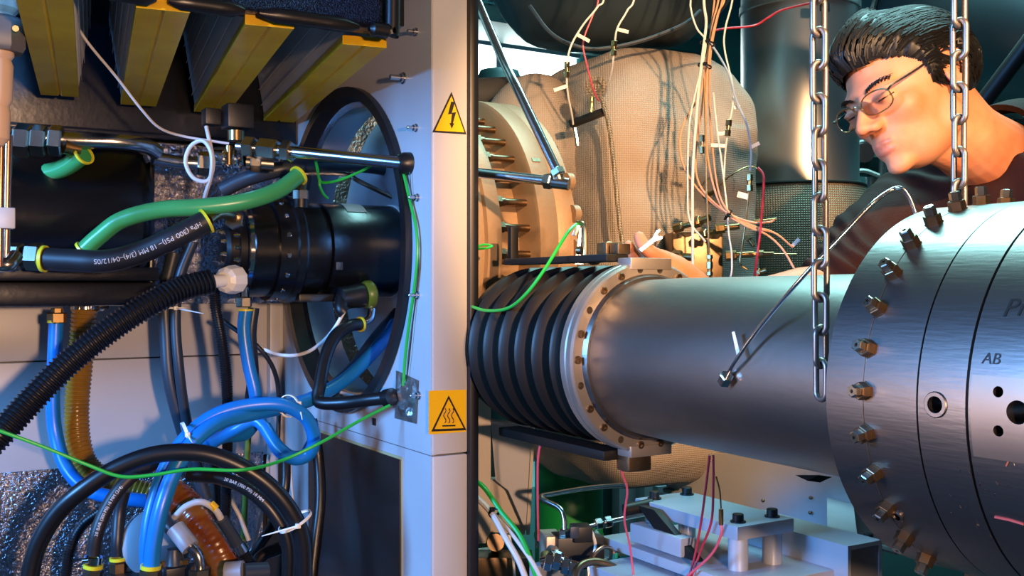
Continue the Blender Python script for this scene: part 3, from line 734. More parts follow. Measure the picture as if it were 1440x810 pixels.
# green earth wires
hose('green_wire', 'long green earth wire draped across the hoses to foil patch', 'wire', [(-20, 600, 1.40), (0, 606, 1.40), (60, 628, 1.42), (124, 654, 1.44), (170, 670, 1.45), (215, 668, 1.46), (270, 660, 1.47), (340, 661, 1.48), (395, 648, 1.53), (450, 623, 1.56), (505, 592, 1.60), (548, 570, 1.63)], .0026, 'gwire', n=8)
gw = [onX(x, y, WX-.006) for x, y in ((551, 216), (562, 221), (568, 245), (577, 285), (585, 320), (587, 360), (582, 410), (576, 450), (570, 500), (567, 542))]
hose('green_wire', 'green earth wire running down the white side wall', 'wire', gw, .0026, 'gwire', n=8, world=True)
hose('green_wire', 'short green wire clipped under the steel rod line', 'wire', [(522, 233, 1.72), (505, 242, 1.72), (478, 253, 1.72), (456, 257, 1.72), (449, 252, 1.72), (446, 236, 1.71), (443, 224, 1.70)], .0024, 'gwire', n=8)
hose('green_wire', 'short green wire tail hanging onto the motor body', 'wire', [(449, 252, 1.72), (450, 262, 1.72), (455, 273, 1.73), (461, 279, 1.74)], .0024, 'gwire', n=8)
# foil patch on the wall
t = thing('foil_patch', 'crumpled silver foil tape patch on the white wall', 'foil tape', onX(572, 592, WX))
c = [onX(x, y, WX-.002) for x, y in ((557, 521), (588, 535), (585, 596), (555, 588))]
vs = []; fs = []; n = 12
for i in range(n+1):
    for j in range(n+1):
        p = c[0].lerp(c[1], i/n).lerp(c[3].lerp(c[2], i/n), j/n)
        edge = min(i, j, n-i, n-j)
        p = p+Vector((-abs(noise.noise(p*55))*.012*min(edge, 2)/2, 0, 0)); vs.append(p)
for i in range(n):
    for j in range(n): fs.append((i*(n+1)+j, (i+1)*(n+1)+j, (i+1)*(n+1)+j+1, i*(n+1)+j+1))
MB().add(vs, fs).build('sheet', 'foilrough', t, sharp=12)
# wall studs
for i, ((x, y), lab) in enumerate(zip([(586, 45), (568, 110), (586, 180), (588, 278), (588, 415), (590, 556)],
        ['small steel stud on white wall beside the black tray', 'larger steel stud bolt on white wall above opening', 'small steel stud on white wall near the lightning sign',
         'small steel stud on white wall under the black bung', 'small steel stud touching the green wall wire', 'small steel stud beside the foil tape patch'])):
    p = onX(x, y, WX); t = thing('wall_stud', lab, 'stud', p, 'studs on the white wall')
    k = 1.5 if i == 1 else 1
    MB().lathe(p, (-1, 0, 0), [(0, .0065*k), (.002, .0065*k), (.002, .005*k), (.006, .005*k)], 12).build('nut', 'steel', t)
    MB().lathe(p, (-1, 0, 0), [(.005, .0028*k), (.016*k, .0028*k), (.0168*k, .0018*k)], 10).build('stud', 'steel', t)
p = onX(527, 593, WX)
MB().box(p, (.004, .012, .012)).build('wall_slot', 'ink', None, 'small black latch slot in white wall under long green wire', 'latch')
hose('grey_wire', 'thin dark wire hanging beside green wall wire', 'wire', [onX(x, y, WX-.004) for x, y in ((576, 238), (579, 280), (585, 330), (589, 370), (583, 430), (576, 500), (571, 540))], .0009, 'rubber', n=6, world=True)

# ------------------------------------------------------------------ warning signs on the post
PY = 1.400
def sign_poly(pts, y): return [onY(a, b, y) for a, b in pts]
t = thing('warning_sign', 'yellow triangle high voltage lightning sticker on the cream post', 'sign', onY(633, 188, PY-.001))
MB().prism(sign_poly([(635, 129), (608, 186), (656, 189)], PY-.0004), (0, .0004, 0)).build('black_border', 'ink', t)
MB().prism(sign_poly([(635, 135), (612, 183.5), (653, 186)], PY-.0007), (0, .0003, 0)).build('yellow_field', 'sign', t)
MB().prism(sign_poly([(634.5, 143), (630, 161), (635.5, 160), (634, 174), (636.8, 174), (641.5, 157.5), (635.5, 158.5), (640, 143)], PY-.001), (0, .0003, 0)).build('lightning_bolt', 'ink', t)
MB().prism(sign_poly([(632, 173), (635.3, 181), (639, 173.5)], PY-.001), (0, .0003, 0)).build('bolt_tip', 'ink', t)
t = thing('warning_sign', 'yellow hot surface sticker with wavy lines on the cream post', 'sign', onY(630, 610, PY-.001))
MB().prism(sign_poly([(603, 549.5), (603, 611), (655.5, 607), (655.5, 548)], PY-.0004), (0, .0004, 0)).build('yellow_field', 'sign', t)
tri = [(631, 556), (606.5, 607), (656, 605)]; inn = [(631, 561), (611, 603.5), (652, 602)]
for k in range(3):
    j = (k+1) % 3
    MB().prism(sign_poly([tri[k], tri[j], inn[j], inn[k]], PY-.0007), (0, .0003, 0)).build('border', 'ink', t)
for x in (625.5, 631, 636.5):
    P = [onY(x+1.8*math.sin(q*1.15), 595-q*2.6, PY-.0006) for q in range(9)]
    MB().tube(P, .0008, 6).build('heat_wave', 'ink', t)
MB().prism(sign_poly([(622, 598), (622, 600), (640.5, 599.4), (640.5, 597.4)], PY-.0007), (0, .0003, 0)).build('bar', 'ink', t)
# drill real bores into a closed part: each cut is (from, to, radius)
def bore(o, cuts):
    if not cuts: return
    base = Vector(o['_b']); me = o.data
    bm = bmesh.new(); bm.from_mesh(me); bmesh.ops.remove_doubles(bm, verts=bm.verts, dist=1e-6)
    bmesh.ops.recalc_face_normals(bm, faces=bm.faces); bm.to_mesh(me); bm.free()
    mb = MB()
    for a, b, r in cuts: mb.cyl(a, b, r, 24)
    cm = mb.mesh('cutter', base); co = bpy.data.objects.new('cutter', cm); COL.objects.link(co); co.matrix_world = Matrix.Translation(base)
    to = bpy.data.objects.new('work', me); COL.objects.link(to); to.matrix_world = Matrix.Translation(base)
    md = to.modifiers.new('b', 'BOOLEAN'); md.operation = 'DIFFERENCE'; md.solver = 'EXACT'; md.object = co
    dg = bpy.context.evaluated_depsgraph_get(); dg.update()
    new = bpy.data.meshes.new_from_object(to.evaluated_get(dg))
    print('bore', o.name, len(me.polygons), len(new.polygons))
    new.polygons.foreach_set('use_smooth', [True]*len(new.polygons)); new.set_sharp_from_angle(angle=math.radians(20))
    mats = list(me.materials); new.materials.clear()
    new.materials.append(mats[0]); new.polygons.foreach_set('material_index', [0]*len(new.polygons))
    o.data = new
    bpy.data.objects.remove(to); bpy.data.objects.remove(co); bpy.data.meshes.remove(cm)
# ------------------------------------------------------------------ turbine casing flanges on the motor shaft line
O = Vector((0, AX[0]-.005, AX[1])); XA = Vector((1, 0, 0))
t = thing('turbine_casing', 'sand coloured round turbine casing with bolted flanges behind the post', 'casing', (.9, AX[0], AX[1]-.29))
MB().lathe(O, XA, [(.815, .10), (.815, .272), (.820, .278), (.835, .278), (.838, .272), (.842, .278), (.868, .278), (.872, .272), (.872, .10)], 96, caps=False).build('rear_flange', 'orange', t)
MB().lathe(O, XA, [(.872, .225), (.936, .225)], 72, caps=False).build('spool', 'orange', t)
MB().lathe(O, XA, [(.934, .10), (.934, .284), (.937, .290), (.972, .290), (.974, .2885), (.976, .290), (1.012, .290), (1.016, .284), (1.016, .10)], 96, caps=False).build('front_ring', 'orange', t)
MB().lathe(O, XA, [(.80, .085), (.80, .26), (.808, .262), (.815, .262)], 72, caps=False).build('end_shield', mat('satin_aluminium', '#b4bcc8', .45, .7, var=.3, vscale=5), t)
stm = MB().lathe((0, 0, 0), (0, 0, 1), [(0, .0075), (.020, .0075), (.021, .0060), (.064, .0060)], 14).mesh('stud', Vector()); stm.materials.append(M['gbolt'])
hm = MB().lathe((0, 0, 0), (0, 0, 1), [(0, .0105), (.012, .0105)], 6).mesh('stud_nut', Vector()); hm.materials.append(M['gbolt'])
for k in range(36):
    a = 2*math.pi*k/36+.04; d = Vector((0, math.cos(a), math.sin(a)))
    inst('stud', stm, t, frame(O+XA*.871+d*.258, XA)); inst('stud_nut', hm, t, frame(O+XA*.871+d*.258, XA))
for k in range(9):                                   # scalloped lugs on the front ring's far edge
    a = math.pi+math.radians(-24+12*k*1.0); d = Vector((0, math.cos(a), math.sin(a)))
    MB().lathe(O+XA*1.004+d*.288, XA, [(0, .016), (.012, .016)], 18).build('lug', 'orange', t)
for a in (148, 206):
    a = math.radians(a); d = Vector((0, math.cos(a), math.sin(a)))
    MB().box(O+XA*.955+d*.2895, (.016, .003, .008), Matrix.Rotation(a, 3, 'X')).build('key', 'gbolt', t)  # solid metal piece added where the ring has a dark open slot
ringc = pix(684, 345, 1.60)
hose('green_wire', 'tiny green wire loop on the casing beside the post', 'wire', [(670, 348, 1.64), (680, 344, 1.64), (692, 346, 1.64), (684, 349, 1.63), (672, 350, 1.64)], .0018, 'gwire', n=8)

# ------------------------------------------------------------------ two steel tubes meeting at an elbow fitting
t = thing('steel_tube', 'slanting steel tube coming down to the elbow fitting', 'tube', pix(785, 240, 1.55))
MB().tube(smooth([pix(570, -240, 1.72), pix(690, 45, 1.66), pix(730, 130, 1.61), pix(782, 238, 1.56)], 8), .0075, 14).build('tube', 'steel', t)
hexpart(t, pix(784, 243, 1.558), pix(784, 243, 1.558)-pix(730, 130, 1.61), .012, .0115)
t = thing('steel_tube', 'level steel tube with elbow fitting in front of casing', 'tube', pix(735, 250, 1.57))
A = pix(655, 241, 1.66); B = pix(768, 254, 1.57)
MB().tube([A, B], .0078, 14).build('tube', 'steel', t)
hexpart(t, pix(772, 255, 1.565), B-A, .014, .0125)
MB().tube([pix(776, 256, 1.563), pix(800, 259, 1.555)], .0095, 14).build('elbow_body', 'nut', t)
MB().tube([pix(788, 258, 1.56), pix(784, 247, 1.56)], .0085, 14).build('elbow_branch', 'nut', t)

# ------------------------------------------------------------------ exhaust line: bellows, ring flange, pipe, drum
PXc, PZc = .876, CZ-.093
E0 = Vector((PXc, 0, PZc)); YA = Vector((0, 1, 0))
t = thing('bellows', 'dark steel bellows with deep ridges between casing and pipe', 'bellows', (PXc, 1.25, PZc-.13))
prof = []
N = 6; y0, y1 = 1.128, 1.398; w = (y1-y0)/N
for i in range(N):
    for q, r in ((0, .104), (.12, .101), (.30, .112), (.46, .1235), (.56, .1255), (.66, .1215), (.82, .108)):
        prof.append((y0+(i+q)*w, r))
prof.append((y1, .104))
MB().lathe(E0, YA, prof, 96, caps=False).build('convolutions', 'bellow', t, sharp=60)
MB().lathe(E0, YA, [(1.395, .09), (1.395, .118), (1.41, .118), (1.41, .09)], 64, caps=False).build('end_ring', 'bellow', t)
t = thing('bellows_bracket', 'black steel tie bar frame holding the bellows', 'bracket', (PXc, 1.25, PZc-.17))
MB().span((.825, 1.126, PZc+.129), (.862, 1.40, PZc+.139), .002).build('top_bar', 'bracket', t)
MB().span((.835, 1.393, PZc+.129), (.850, 1.405, PZc+.19), .003).build('upright', 'bracket', t)
MB().span((.822, 1.128, PZc-.141), (.862, 1.41, PZc-.127), .003).build('bottom_bar', 'bracket', t)
MB().span((.846, 1.104, PZc-.155), (.885, 1.132, PZc-.13), .003).build('lower_block', 'gbolt', t)
MB().span((.842, 1.150, PZc+.139), (.872, 1.172, PZc+.156), .002).build('clamp_block', 'gbolt', t)
MB().span((.846, 1.128, PZc+.139), (.868, 1.147, PZc+.154), .002).build('clamp_block', 'gbolt', t)
MB().tube(smooth([pix(812, 312, 1.50), pix(822, 318, 1.49), pix(824, 360, 1.48), pix(833, 371, 1.47), pix(846, 365, 1.46), pix(849, 346, 1.45), pix(858, 342, 1.45), pix(866, 347, 1.45)], 6), .0022, 8).build('thin_tube', 'brass', t)
MB().prism([pix(808, 372, 1.50), pix(815, 320, 1.50), pix(820, 320, 1.50), pix(822, 372, 1.50)], (.003, .006, 0)).build('small_plate', 'steel', t)
MB().cyl(pix(812, 352, 1.495), pix(818, 352, 1.492), .006, 12).build('knob', 'gbolt', t)
t = thing('green_lead', 'green lead looping over the bellows to the small bracket', 'wire', pix(700, 436, 1.5))
MB().tube(path([(660, 430, 1.60), (685, 437, 1.54), (715, 433, 1.49), (740, 413, 1.46), (765, 380, 1.45), (785, 348, 1.46), (800, 325, 1.48), (812, 315, 1.50), (822, 316, 1.50)], 8), .0024, 8).build('wire', 'gwire', t)
MB().box(pix(810, 324, 1.49), (.003, .008, .016), Matrix.Rotation(.5, 3, 'Y')).build('tag', 'tag', t)

t = thing('ring_flange', 'bright steel ring flange with socket screws between bellows and pipe', 'flange', (PXc, 1.11, PZc-.13))
MB().lathe(E0, YA, [(1.096, .100), (1.096, .126), (1.099, .129), (1.108, .129), (1.110, .1275), (1.112, .129), (1.122, .129), (1.125, .126), (1.128, .10), (1.096, .10)], 96, caps=False).build('ring', 'rsteel', t)
ring_part = t.children[0]
MB().lathe(E0, YA, [(1.090, .103), (1.090, .1085), (1.096, .112)], 96, caps=False).build('weld_bead', 'bsteel', t)
MB().span((.842, 1.094, PZc+.118), (.912, 1.124, PZc+.1335), .0015).build('top_lug', 'rsteel', t)
MB().span((.842, 1.094, PZc-.1335), (.912, 1.124, PZc-.118), .0015).build('bottom_lug', 'rsteel', t)
ring_cut = []
scm = MB().lathe((0, 0, 0), (0, 0, 1), [(-.002, .0052), (.0024, .0052), (.003, .0046), (.003, .0026), (.0008, .0026), (.0008, .0002)], 16, caps=False).mesh('socket_screw', Vector()); scm.materials.append(M['gbolt'])
for k in range(22):
    a = 2*math.pi*(k+.5)/22; d = Vector((math.sin(a), 0, math.cos(a)))
    if k % 3: inst('socket_screw', scm, t, frame(E0+YA*1.096+d*.1185, (0, -1, 0)))
    else: ring_cut.append((E0+YA*1.08+d*.1185, E0+YA*1.115+d*.1185, .0048))
bore(ring_part, ring_cut)

t = thing('exhaust_pipe', 'large plain steel pipe running from ring flange to drum', 'pipe', (PXc, .85, PZc-.108))
MB().lathe(E0, YA, [(.60, .1085), (.66, .1085), (1.02, .106), (1.094, .104)], 96, caps=False).build('tube', 'psteel', t)
# boss
MB().prism([pix(1118, 668, 1.14), pix(1152, 668, 1.12), pix(1135, 676, 1.12)], (.02, .0, -.004)).build('lower_tab', 'bracket', t)

# drum
R = .1707
t = thing('drum_flange', 'heavy brushed steel drum with plug bolts, seams and marker writing', 'drum', (PXc, .42, PZc-R))
MB().lathe(E0, YA, [(.6385, .09), (.6385, R-.002), (.6365, R), (.5965, R), (.5962, R-.0008), (.5955, R-.0008), (.5952, R), (.5432, R), (.5432, .09), (.6385, .09)], 160, caps=False).build('drum_section', 'bsteel', t, sharp=20)
MB().lathe(E0, YA, [(.5432, R), (.5430, R-.003), (.5412, R-.003), (.541, R+.0006), (.4985, R+.0006), (.4985, .10), (.5432, .10), (.5432, R)], 160, caps=False).build('drum_section', 'bsteel', t, sharp=20)
MB().lathe(E0, YA, [(.4985, R+.0006), (.4982, R-.003), (.496, R-.003), (.4955, R+.0012), (.20, R+.0012), (.20, .10), (.4985, .10), (.4985, R+.0006)], 160, caps=False).build('drum_section', 'bsteel', t, sharp=20)
sections = list(t.children)[:3]; cuts_ = [[], [], []]; pad_cuts = []
plug = MB()
plug.lathe((0, 0, 0), (0, 0, 1), [(-.001, .0085), (.001, .0085), (.001, .0078), (.008, .0078), (.0085, .007)], 6)
pl2 = MB(); pl2.lathe((0, 0, 0), (0, 0, 1), [(.008, .0052), (.0095, .0055), (.016, .0055), (.0168, .0045), (.0168, .0018), (.0140, .0016)], 6)
pm1 = plug.mesh('plug_base', Vector(), 20); pm1.materials.append(M['gbolt']); pm2 = pl2.mesh('plug_cap', Vector(), 20); pm2.materials.append(M['nut'])
for k in range(30):
    a = math.radians(12*k+2); d = Vector((-math.cos(a), 0, math.sin(a)))
    if k in (24,): continue
    mw = frame(E0+YA*.594+d*R, d, (0, 1, 0))
    o = inst('plug_base', pm1, t, mw); o['_b'] = tuple(mw.translation)
    c = bpy.data.objects.new('plug_cap', pm2); COL.objects.link(c); c.parent = o
def on_drum(px, py, rr=R):                      # where the ray of a pixel meets the drum's surface
    lo = None
    for i in range(2000):
        d = .55+i*.0005; p = pix(px, py, d)
        if (p.x-PXc)**2+(p.z-PZc)**2 <= rr*rr: return p
    return pix(px, py, 1)
def port(px, py, ro, ri, m1='bsteel', nm='port'):
    p = on_drum(px, py); d = Vector((p.x-PXc, 0, p.z-PZc)).normalized()
    if ro > ri+.0001: MB().lathe(E0+YA*p.y+d*(R-.001), d, [(0, ro), (.0022, ro), (.0030, ro-.0008), (.0030, ri)], 28, caps=False).build(nm+'_ring', m1, t)
    cuts_[0 if p.y > .5432 else 1 if p.y > .4985 else 2].append((E0+YA*p.y+d*(R-.035), E0+YA*p.y+d*(R+.01), ri))
port(1317, 569, .0105, .0068)
port(1262, 725, .0062, .0036)
# milled pad with three holes
pa = on_drum(1371, 527); pb = on_drum(1371, 640); ys = (pa.y+pb.y)/2
a0 = math.atan2(pa.z-PZc, -(pa.x-PXc)); a1 = math.atan2(pb.z-PZc, -(pb.x-PXc))
vs = []; fs = []; n = 14
for i in range(n+1):
    a = a1+(a0-a1)*i/n
    for rr in (R+.0008, R+.0022):
        for y in (ys, ys-.10): vs.append((PXc-rr*math.cos(a), y, PZc+rr*math.sin(a)))
for i in range(n):
    b = 4*i; fs += [(b+2, b+3, b+7, b+6), (b, b+2, b+6, b+4), (b+1, b+5, b+7, b+3)]
fs += [(0, 1, 3, 2), (4*n, 4*n+2, 4*n+3, 4*n+1)]
fs += [(4*i, 4*i+4, 4*i+5, 4*i+1) for i in range(n)]
pad = MB().add(vs, fs).build('milled_pad', mat('clean_milled_steel', '#94867a', .42, 1, var=.2), t)
for x, y, r in ((1404, 551, .0042), (1404, 606, .0042), (1431, 580, .0088)):
    p = on_drum(x, y, R+.0022); d = Vector((p.x-PXc, 0, p.z-PZc)).normalized()
    cuts_[2].append((E0+YA*p.y+d*(R-.035), E0+YA*p.y+d*(R+.01), r)); pad_cuts.append(cuts_[2][-1])
for s_, c_ in zip(sections, cuts_): bore(s_, c_)
bore(pad, pad_cuts)
def drum_text(body, px, py, size, material='ink', slant=0.):
    p = on_drum(px, py, R+.0013); a = math.atan2(p.z-PZc, -(p.x-PXc)); rr = R+.0018
    vs, fs = text_mesh(body, size)
    out = []
    for v in vs:
        q = a+(v.y+slant*v.x)/rr; out.append((PXc-rr*math.cos(q), p.y-v.x-v.y*.15, PZc+rr*math.sin(q)))
    MB().add(out, fs).build('marker_text', material, t)
drum_text('Pi', 1408, 446, .022, slant=.1)
drum_text('AB', 1380, 511, .0125)
drum_text('7', 1412, 655, .014, mat('rust_marker', '#9a4a30', .6))
for i in range(16):
    x = random.uniform(1335, 1430); y = random.uniform(650, 760); p = on_drum(x, y, R+.0012)
    a = math.atan2(p.z-PZc, -(p.x-PXc)); rr = R+.0016; q = a+random.uniform(.008, .016)
    MB().tube([(PXc-rr*math.cos(a), p.y, PZc+rr*math.sin(a)), (PXc-rr*math.cos(q), p.y-random.uniform(-.002, .002), PZc+rr*math.sin(q))], .00025, 5).build('scratch', 'bsteel', t)
p0 = [on_drum(x, y, R+.0012) for x, y in ((1400, 727), (1420, 731), (1440, 737))]
MB().tube([p-Vector((.0006, 0, 0)) for p in p0], .0012, 6).build('red_mark', mat('red_marker', '#8f3a3a', .6), t)

def on_pipe(px, py, gap=0.):
    for i in range(2400):
        p = pix(px, py, .7+i*.0005)
        if (p.x-PXc)**2+(p.z-PZc)**2 <= (.109+gap)**2: return p
    return None
# bent capillary tube from drum plug to the pipe's nut
t = thing('capillary_tube', 'thin bent steel capillary from drum top to nut on pipe', 'tube', pix(1020, 534, 1.12))
p_end = E0+YA*.594+Vector((-math.cos(math.radians(70)), 0, math.sin(math.radians(70))))*R
MB().tube(smooth([on_pipe(1020, 532, .004), on_pipe(1035, 506, .012), on_pipe(1070, 458, .02), pix(1130, 388, 1.0), pix(1180, 335, .99), pix(1225, 288, .99), pix(1252, 268, 1.0), pix(1268, 265, .995), pix(1280, 280, .992), pix(1291, 310, .99), pix(1293, 322, .99)], 8), .0021, 10).build('tube', 'steel', t)
hexpart(t, on_pipe(1020, 533, .006), on_pipe(1032, 510, .012)-on_pipe(1018, 538, .002), .013, .0075, 'chrome')
MB().lathe(pix(1292, 323, .99), pix(1286, 300, .99)-pix(1293, 323, .99), [(-.006, .0075), (.004, .0075), (.005, .006), (.013, .0058)], 6).build('union_nut', 'gbolt', t)
MB().prism([on_pipe(1029, 467, .012), on_pipe(1033, 466, .012), on_pipe(1041, 498, .012), on_pipe(1036, 500, .012)], (.0008, .0008, 0)).build('tag', 'tag', t)

# ------------------------------------------------------------------ chains
lm = MB()
hl, hw, wr = .0185, .0073, .0029
pts = []
for k in range(40):
    a = 2*math.pi*k/40
    pts.append((hw*math.cos(a), 0, hw*math.sin(a)+(hl-hw)*(1 if math.sin(a) >= 0 else -1)))
lm.tube(pts, wr, 10, closed=True)
lm = lm.mesh('link', Vector()); lm.materials.append(mat('grey_chain_steel', '#8f8680', .42, .9, var=.2, vscale=40))
def chain(label, px0, px1, ytop, ybot, d, phase, twist):
    top = pix(px0, ytop, d); bot = pix(px1, ybot, d); pitch = 2*(hl-wr)
    n = int(round((top-bot).length/pitch)); ax = (bot-top).normalized()
    t = thing('chain', label, 'chain', bot)
    for i in range(n):
        c = top+ax*(pitch*(i+.5))
        ang = -YAW+math.radians((twist if (i+phase) % 2 else 90+twist)+8*math.sin(i*2.1))
        mw = Matrix.Translation(c) @ ax.to_track_quat('Z', 'Y').to_matrix().to_4x4() if False else Matrix.Translation(c) @ Matrix.Rotation(ang, 4, 'Z')
        inst('link', lm, t, mw)
    return t
chain('grey steel chain hanging in front of the plain pipe', 1148, 1155, -420, 572, .972, 0, 28)
chain('grey steel chain ending on top of the drum', 1349, 1349, -420, 296, 1.0, 0, 25)
# ------------------------------------------------------------------ the man bending over the pipe
def remesh(mb, voxel, smooth_it=6, fac=.5):
    me = mb.mesh('tmp', Vector(), 180)
    o = bpy.data.objects.new('tmp', me); COL.objects.link(o)
    md = o.modifiers.new('r', 'REMESH'); md.mode = 'VOXEL'; md.voxel_size = voxel
    if smooth_it:
        s = o.modifiers.new('s', 'SMOOTH'); s.factor = fac; s.iterations = smooth_it
    dg = bpy.context.evaluated_depsgraph_get()
    r = bpy.data.meshes.new_from_object(o.evaluated_get(dg))
    bpy.data.objects.remove(o); bpy.data.meshes.remove(me)
    return r
def limb(mb, pts, rs, n=20, k=6):              # closed tapered limb with round ends
    P = smooth(pts, k); R_ = []
    m = len(P)-1
    for i in range(m+1):
        u = i/m*(len(rs)-1); a = int(min(u, len(rs)-2)); R_.append(rs[a]+(rs[a+1]-rs[a])*(u-a))
    t0 = (P[0]-P[1]).normalized(); t1 = (P[-1]-P[-2]).normalized()
    h = [P[0]+t0*R_[0]*q for q in (.95, .75, .4)]; e = [P[-1]+t1*R_[-1]*q for q in (.4, .75, .95)]
    mb.tube(h+P+e, [R_[0]*.3, R_[0]*.66, R_[0]*.92]+R_+[R_[-1]*.92, R_[-1]*.66, R_[-1]*.3], n)
C2W = Matrix(((CS, SN, 0), (-SN, CS, 0), (0, 0, 1)))       # right, ahead, up -> world
hf = C2W @ Vector((-.784, -.578, -.227)); hl = C2W @ Vector((.505, -.806, .307)); hu = C2W @ Vector((-.360, .126, .924))
a_ = math.radians(12); hf, hl = hf*math.cos(a_)-hl*math.sin(a_), hl*math.cos(a_)+hf*math.sin(a_)
HD = 1.535
HC0 = pix(1282, 131, HD)
RH = Matrix((hf, hl, hu)).transposed()
HSX, HSY, HSZ = 1.04, 1.0, .93
def H(x, y, z): return HC0+RH @ Vector((x*HSX, y*HSY, z*HSZ))
def sd_ell(p, c, r):
    q = p-np.array(c); r = np.array(r)
    k0 = np.linalg.norm(q/r, axis=-1); k1 = np.linalg.norm(q/(r*r), axis=-1)
    return k0*(k0-1)/np.maximum(k1, 1e-9)
def sd_cap(p, a, b, ra, rb):
    a = np.array(a); b = np.array(b); ab = b-a
    h = np.clip(((p-a) @ ab)/(ab @ ab), 0, 1)
    return np.linalg.norm(p-a-h[..., None]*ab, axis=-1)-(ra+(rb-ra)*h)
def smin(a, b, k):
    h = np.clip(.5+.5*(b-a)/k, 0, 1); return b+(a-b)*h-k*h*(1-h)
def smax(a, b, k): return -smin(-a, -b, k)
def head_sdf(p):
    d = sd_ell(p, (-.012, 0, .030), (.100, .076, .088))
    d = smin(d, sd_ell(p, (.034, 0, -.03), (.054, .058, .085)), .02)
    d = smin(d, sd_ell(p, (.022, 0, -.078), (.056, .048, .034)), .02)
    for s in (-1, 1):
        d = smin(d, sd_ell(p, (-.006, s*.050, -.062), (.020, .014, .022)), .02)
        d = smin(d, sd_ell(p, (.062, s*.042, -.024), (.016, .018, .016)), .02)
    d = smin(d, sd_ell(p, (.076, 0, -.104), (.015, .020, .014)), .016)
    d = smin(d, sd_ell(p, (.074, 0, .024), (.019, .050, .011)), .012)
    d = smin(d, sd_ell(p, (.066, 0, -.068), (.026, .034, .026)), .012)
    for s in (-1, 1):
        d = smax(d, -sd_ell(p, (.096, s*.033, .002), (.016, .019, .013)), .010)
        d = smin(d, sd_ell(p, (.0735, s*.032, .000), (.0135, .0150, .0125)), .004)
        d = smin(d, sd_ell(p, (.0835, s*.032, .0045), (.0045, .0155, .0055)), .003)
    d = smin(d, sd_cap(p, (.087, 0, .010), (.111, 0, -.033), .0075, .0105), .008)
    for s in (-1, 1): d = smin(d, sd_ell(p, (.099, s*.0125, -.037), (.011, .0075, .0085)), .005)
    d = smin(d, sd_ell(p, (.0905, 0, -.0655), (.0060, .022, .0042)), .004)
    d = smin(d, sd_ell(p, (.0885, 0, -.0770), (.0062, .018, .0050)), .004)
    d = smax(d, -sd_ell(p, (.099, 0, -.0710), (.008, .024, .0016)), .002)
    return d
nt_, np_ = 200, 150
th = np.linspace(0, 2*np.pi, nt_, endpoint=False); ph = np.linspace(0, np.pi, np_+1)
def head_radius(D3):
    rs = np.linspace(.15, .055, 84); best = np.full(D3.shape[:-1], .03); done = np.zeros(D3.shape[:-1], bool); prev = .16
    for r in rs:
        s = head_sdf(D3*r); hit = (s < 0) & ~done
        best[hit] = r; done |= hit
    lo = best.copy(); hi = best+.0013
    for _ in range(8):
        mid = (lo+hi)/2; s = head_sdf(D3*mid[..., None]); lo = np.where(s < 0, mid, lo); hi = np.where(s < 0, hi, mid)
    return lo
PH, TH = np.meshgrid(ph, th, indexing='ij')
Dn = np.stack([np.sin(PH)*np.cos(TH), np.sin(PH)*np.sin(TH), np.cos(PH)], -1)
HRAD = head_radius(Dn)
def head_shell(rad):
    vs = []; fs = []
    for i in range(np_+1):
        for k in range(nt_):
            q = Dn[i, k]*rad[i, k]; vs.append(H(*q))
    for i in range(np_):
        for k in range(nt_):
            k2 = (k+1) % nt_; fs.append((i*nt_+k, (i+1)*nt_+k, (i+1)*nt_+k2, i*nt_+k2))
    return vs, fs
def rad_at(d):
    d = Vector(d).normalized(); p = math.acos(max(-1, min(1, d.z))); t_ = math.atan2(d.y, d.x) % (2*math.pi)
    return HRAD[int(round(p/math.pi*np_)), int(round(t_/(2*math.pi)*nt_)) % nt_]

body = MB()
vs, fs = head_shell(HRAD); body.add(vs, fs)
for s in (-1, 1):                                   # ears
    ear = []
    for k in range(26):
        a = 2*math.pi*k/26
        ear.append(H(-.012+.0155*math.cos(a)-.006*math.sin(a), s*(.079+.005*math.cos(a+2.6)), .004+(.029 if math.sin(a) > 0 else .027)*math.sin(a)))
    body.tube(ear, .0036, 8, closed=True)
    body.ball(H(-.009, s*.0755, -.003), (.0105, .0045, .022), 14, 10, RH)
    body.ball(H(-.004, s*.078, -.026), (.0075, .0045, .009), 12, 8, RH)
    body.ball(H(.004, s*.076, -.002), (.0035, .004, .006), 10, 8, RH)
NB = pix(1418, 232, 1.65)                           # base of the neck
limb(body, [H(-.03, 0, -.02), H(-.038, 0, -.075).lerp(NB, .25), NB], [.056, .057, .064], 24)
limb(body, [H(.03, .012, -.085), NB+Vector((-.03, 0, -.02))], [.024, .026], 16)
SR = pix(1288, 288, 1.80); SL = pix(1530, 272, 1.52)        # shoulders
EL = pix(1190, 402, 1.66); WR = pix(1008, 432, 1.535)       # elbow and wrist of the working arm
PEL = pix(1500, 720, 1.95)
limb(body, [NB+Vector((0, 0, -.05)), NB.lerp(PEL, .35), PEL], [.085, .100, .100], 24)
limb(body, [SR, SR.lerp(SL, .5)+Vector((0, 0, .0)), SL], [.050, .070, .050], 20)
limb(body, [SR, SR.lerp(EL, .55), EL, EL.lerp(WR, .35), WR], [.040, .038, .040, .041, .027], 20)
EL2 = pix(1560, 520, 1.45); limb(body, [SL, SL.lerp(EL2, .5), EL2], [.040, .038, .036], 16)
HAND2 = pix(1500, 660, 1.42); limb(body, [EL2, EL2.lerp(HAND2, .4), HAND2], [.04, .039, .027], 16)
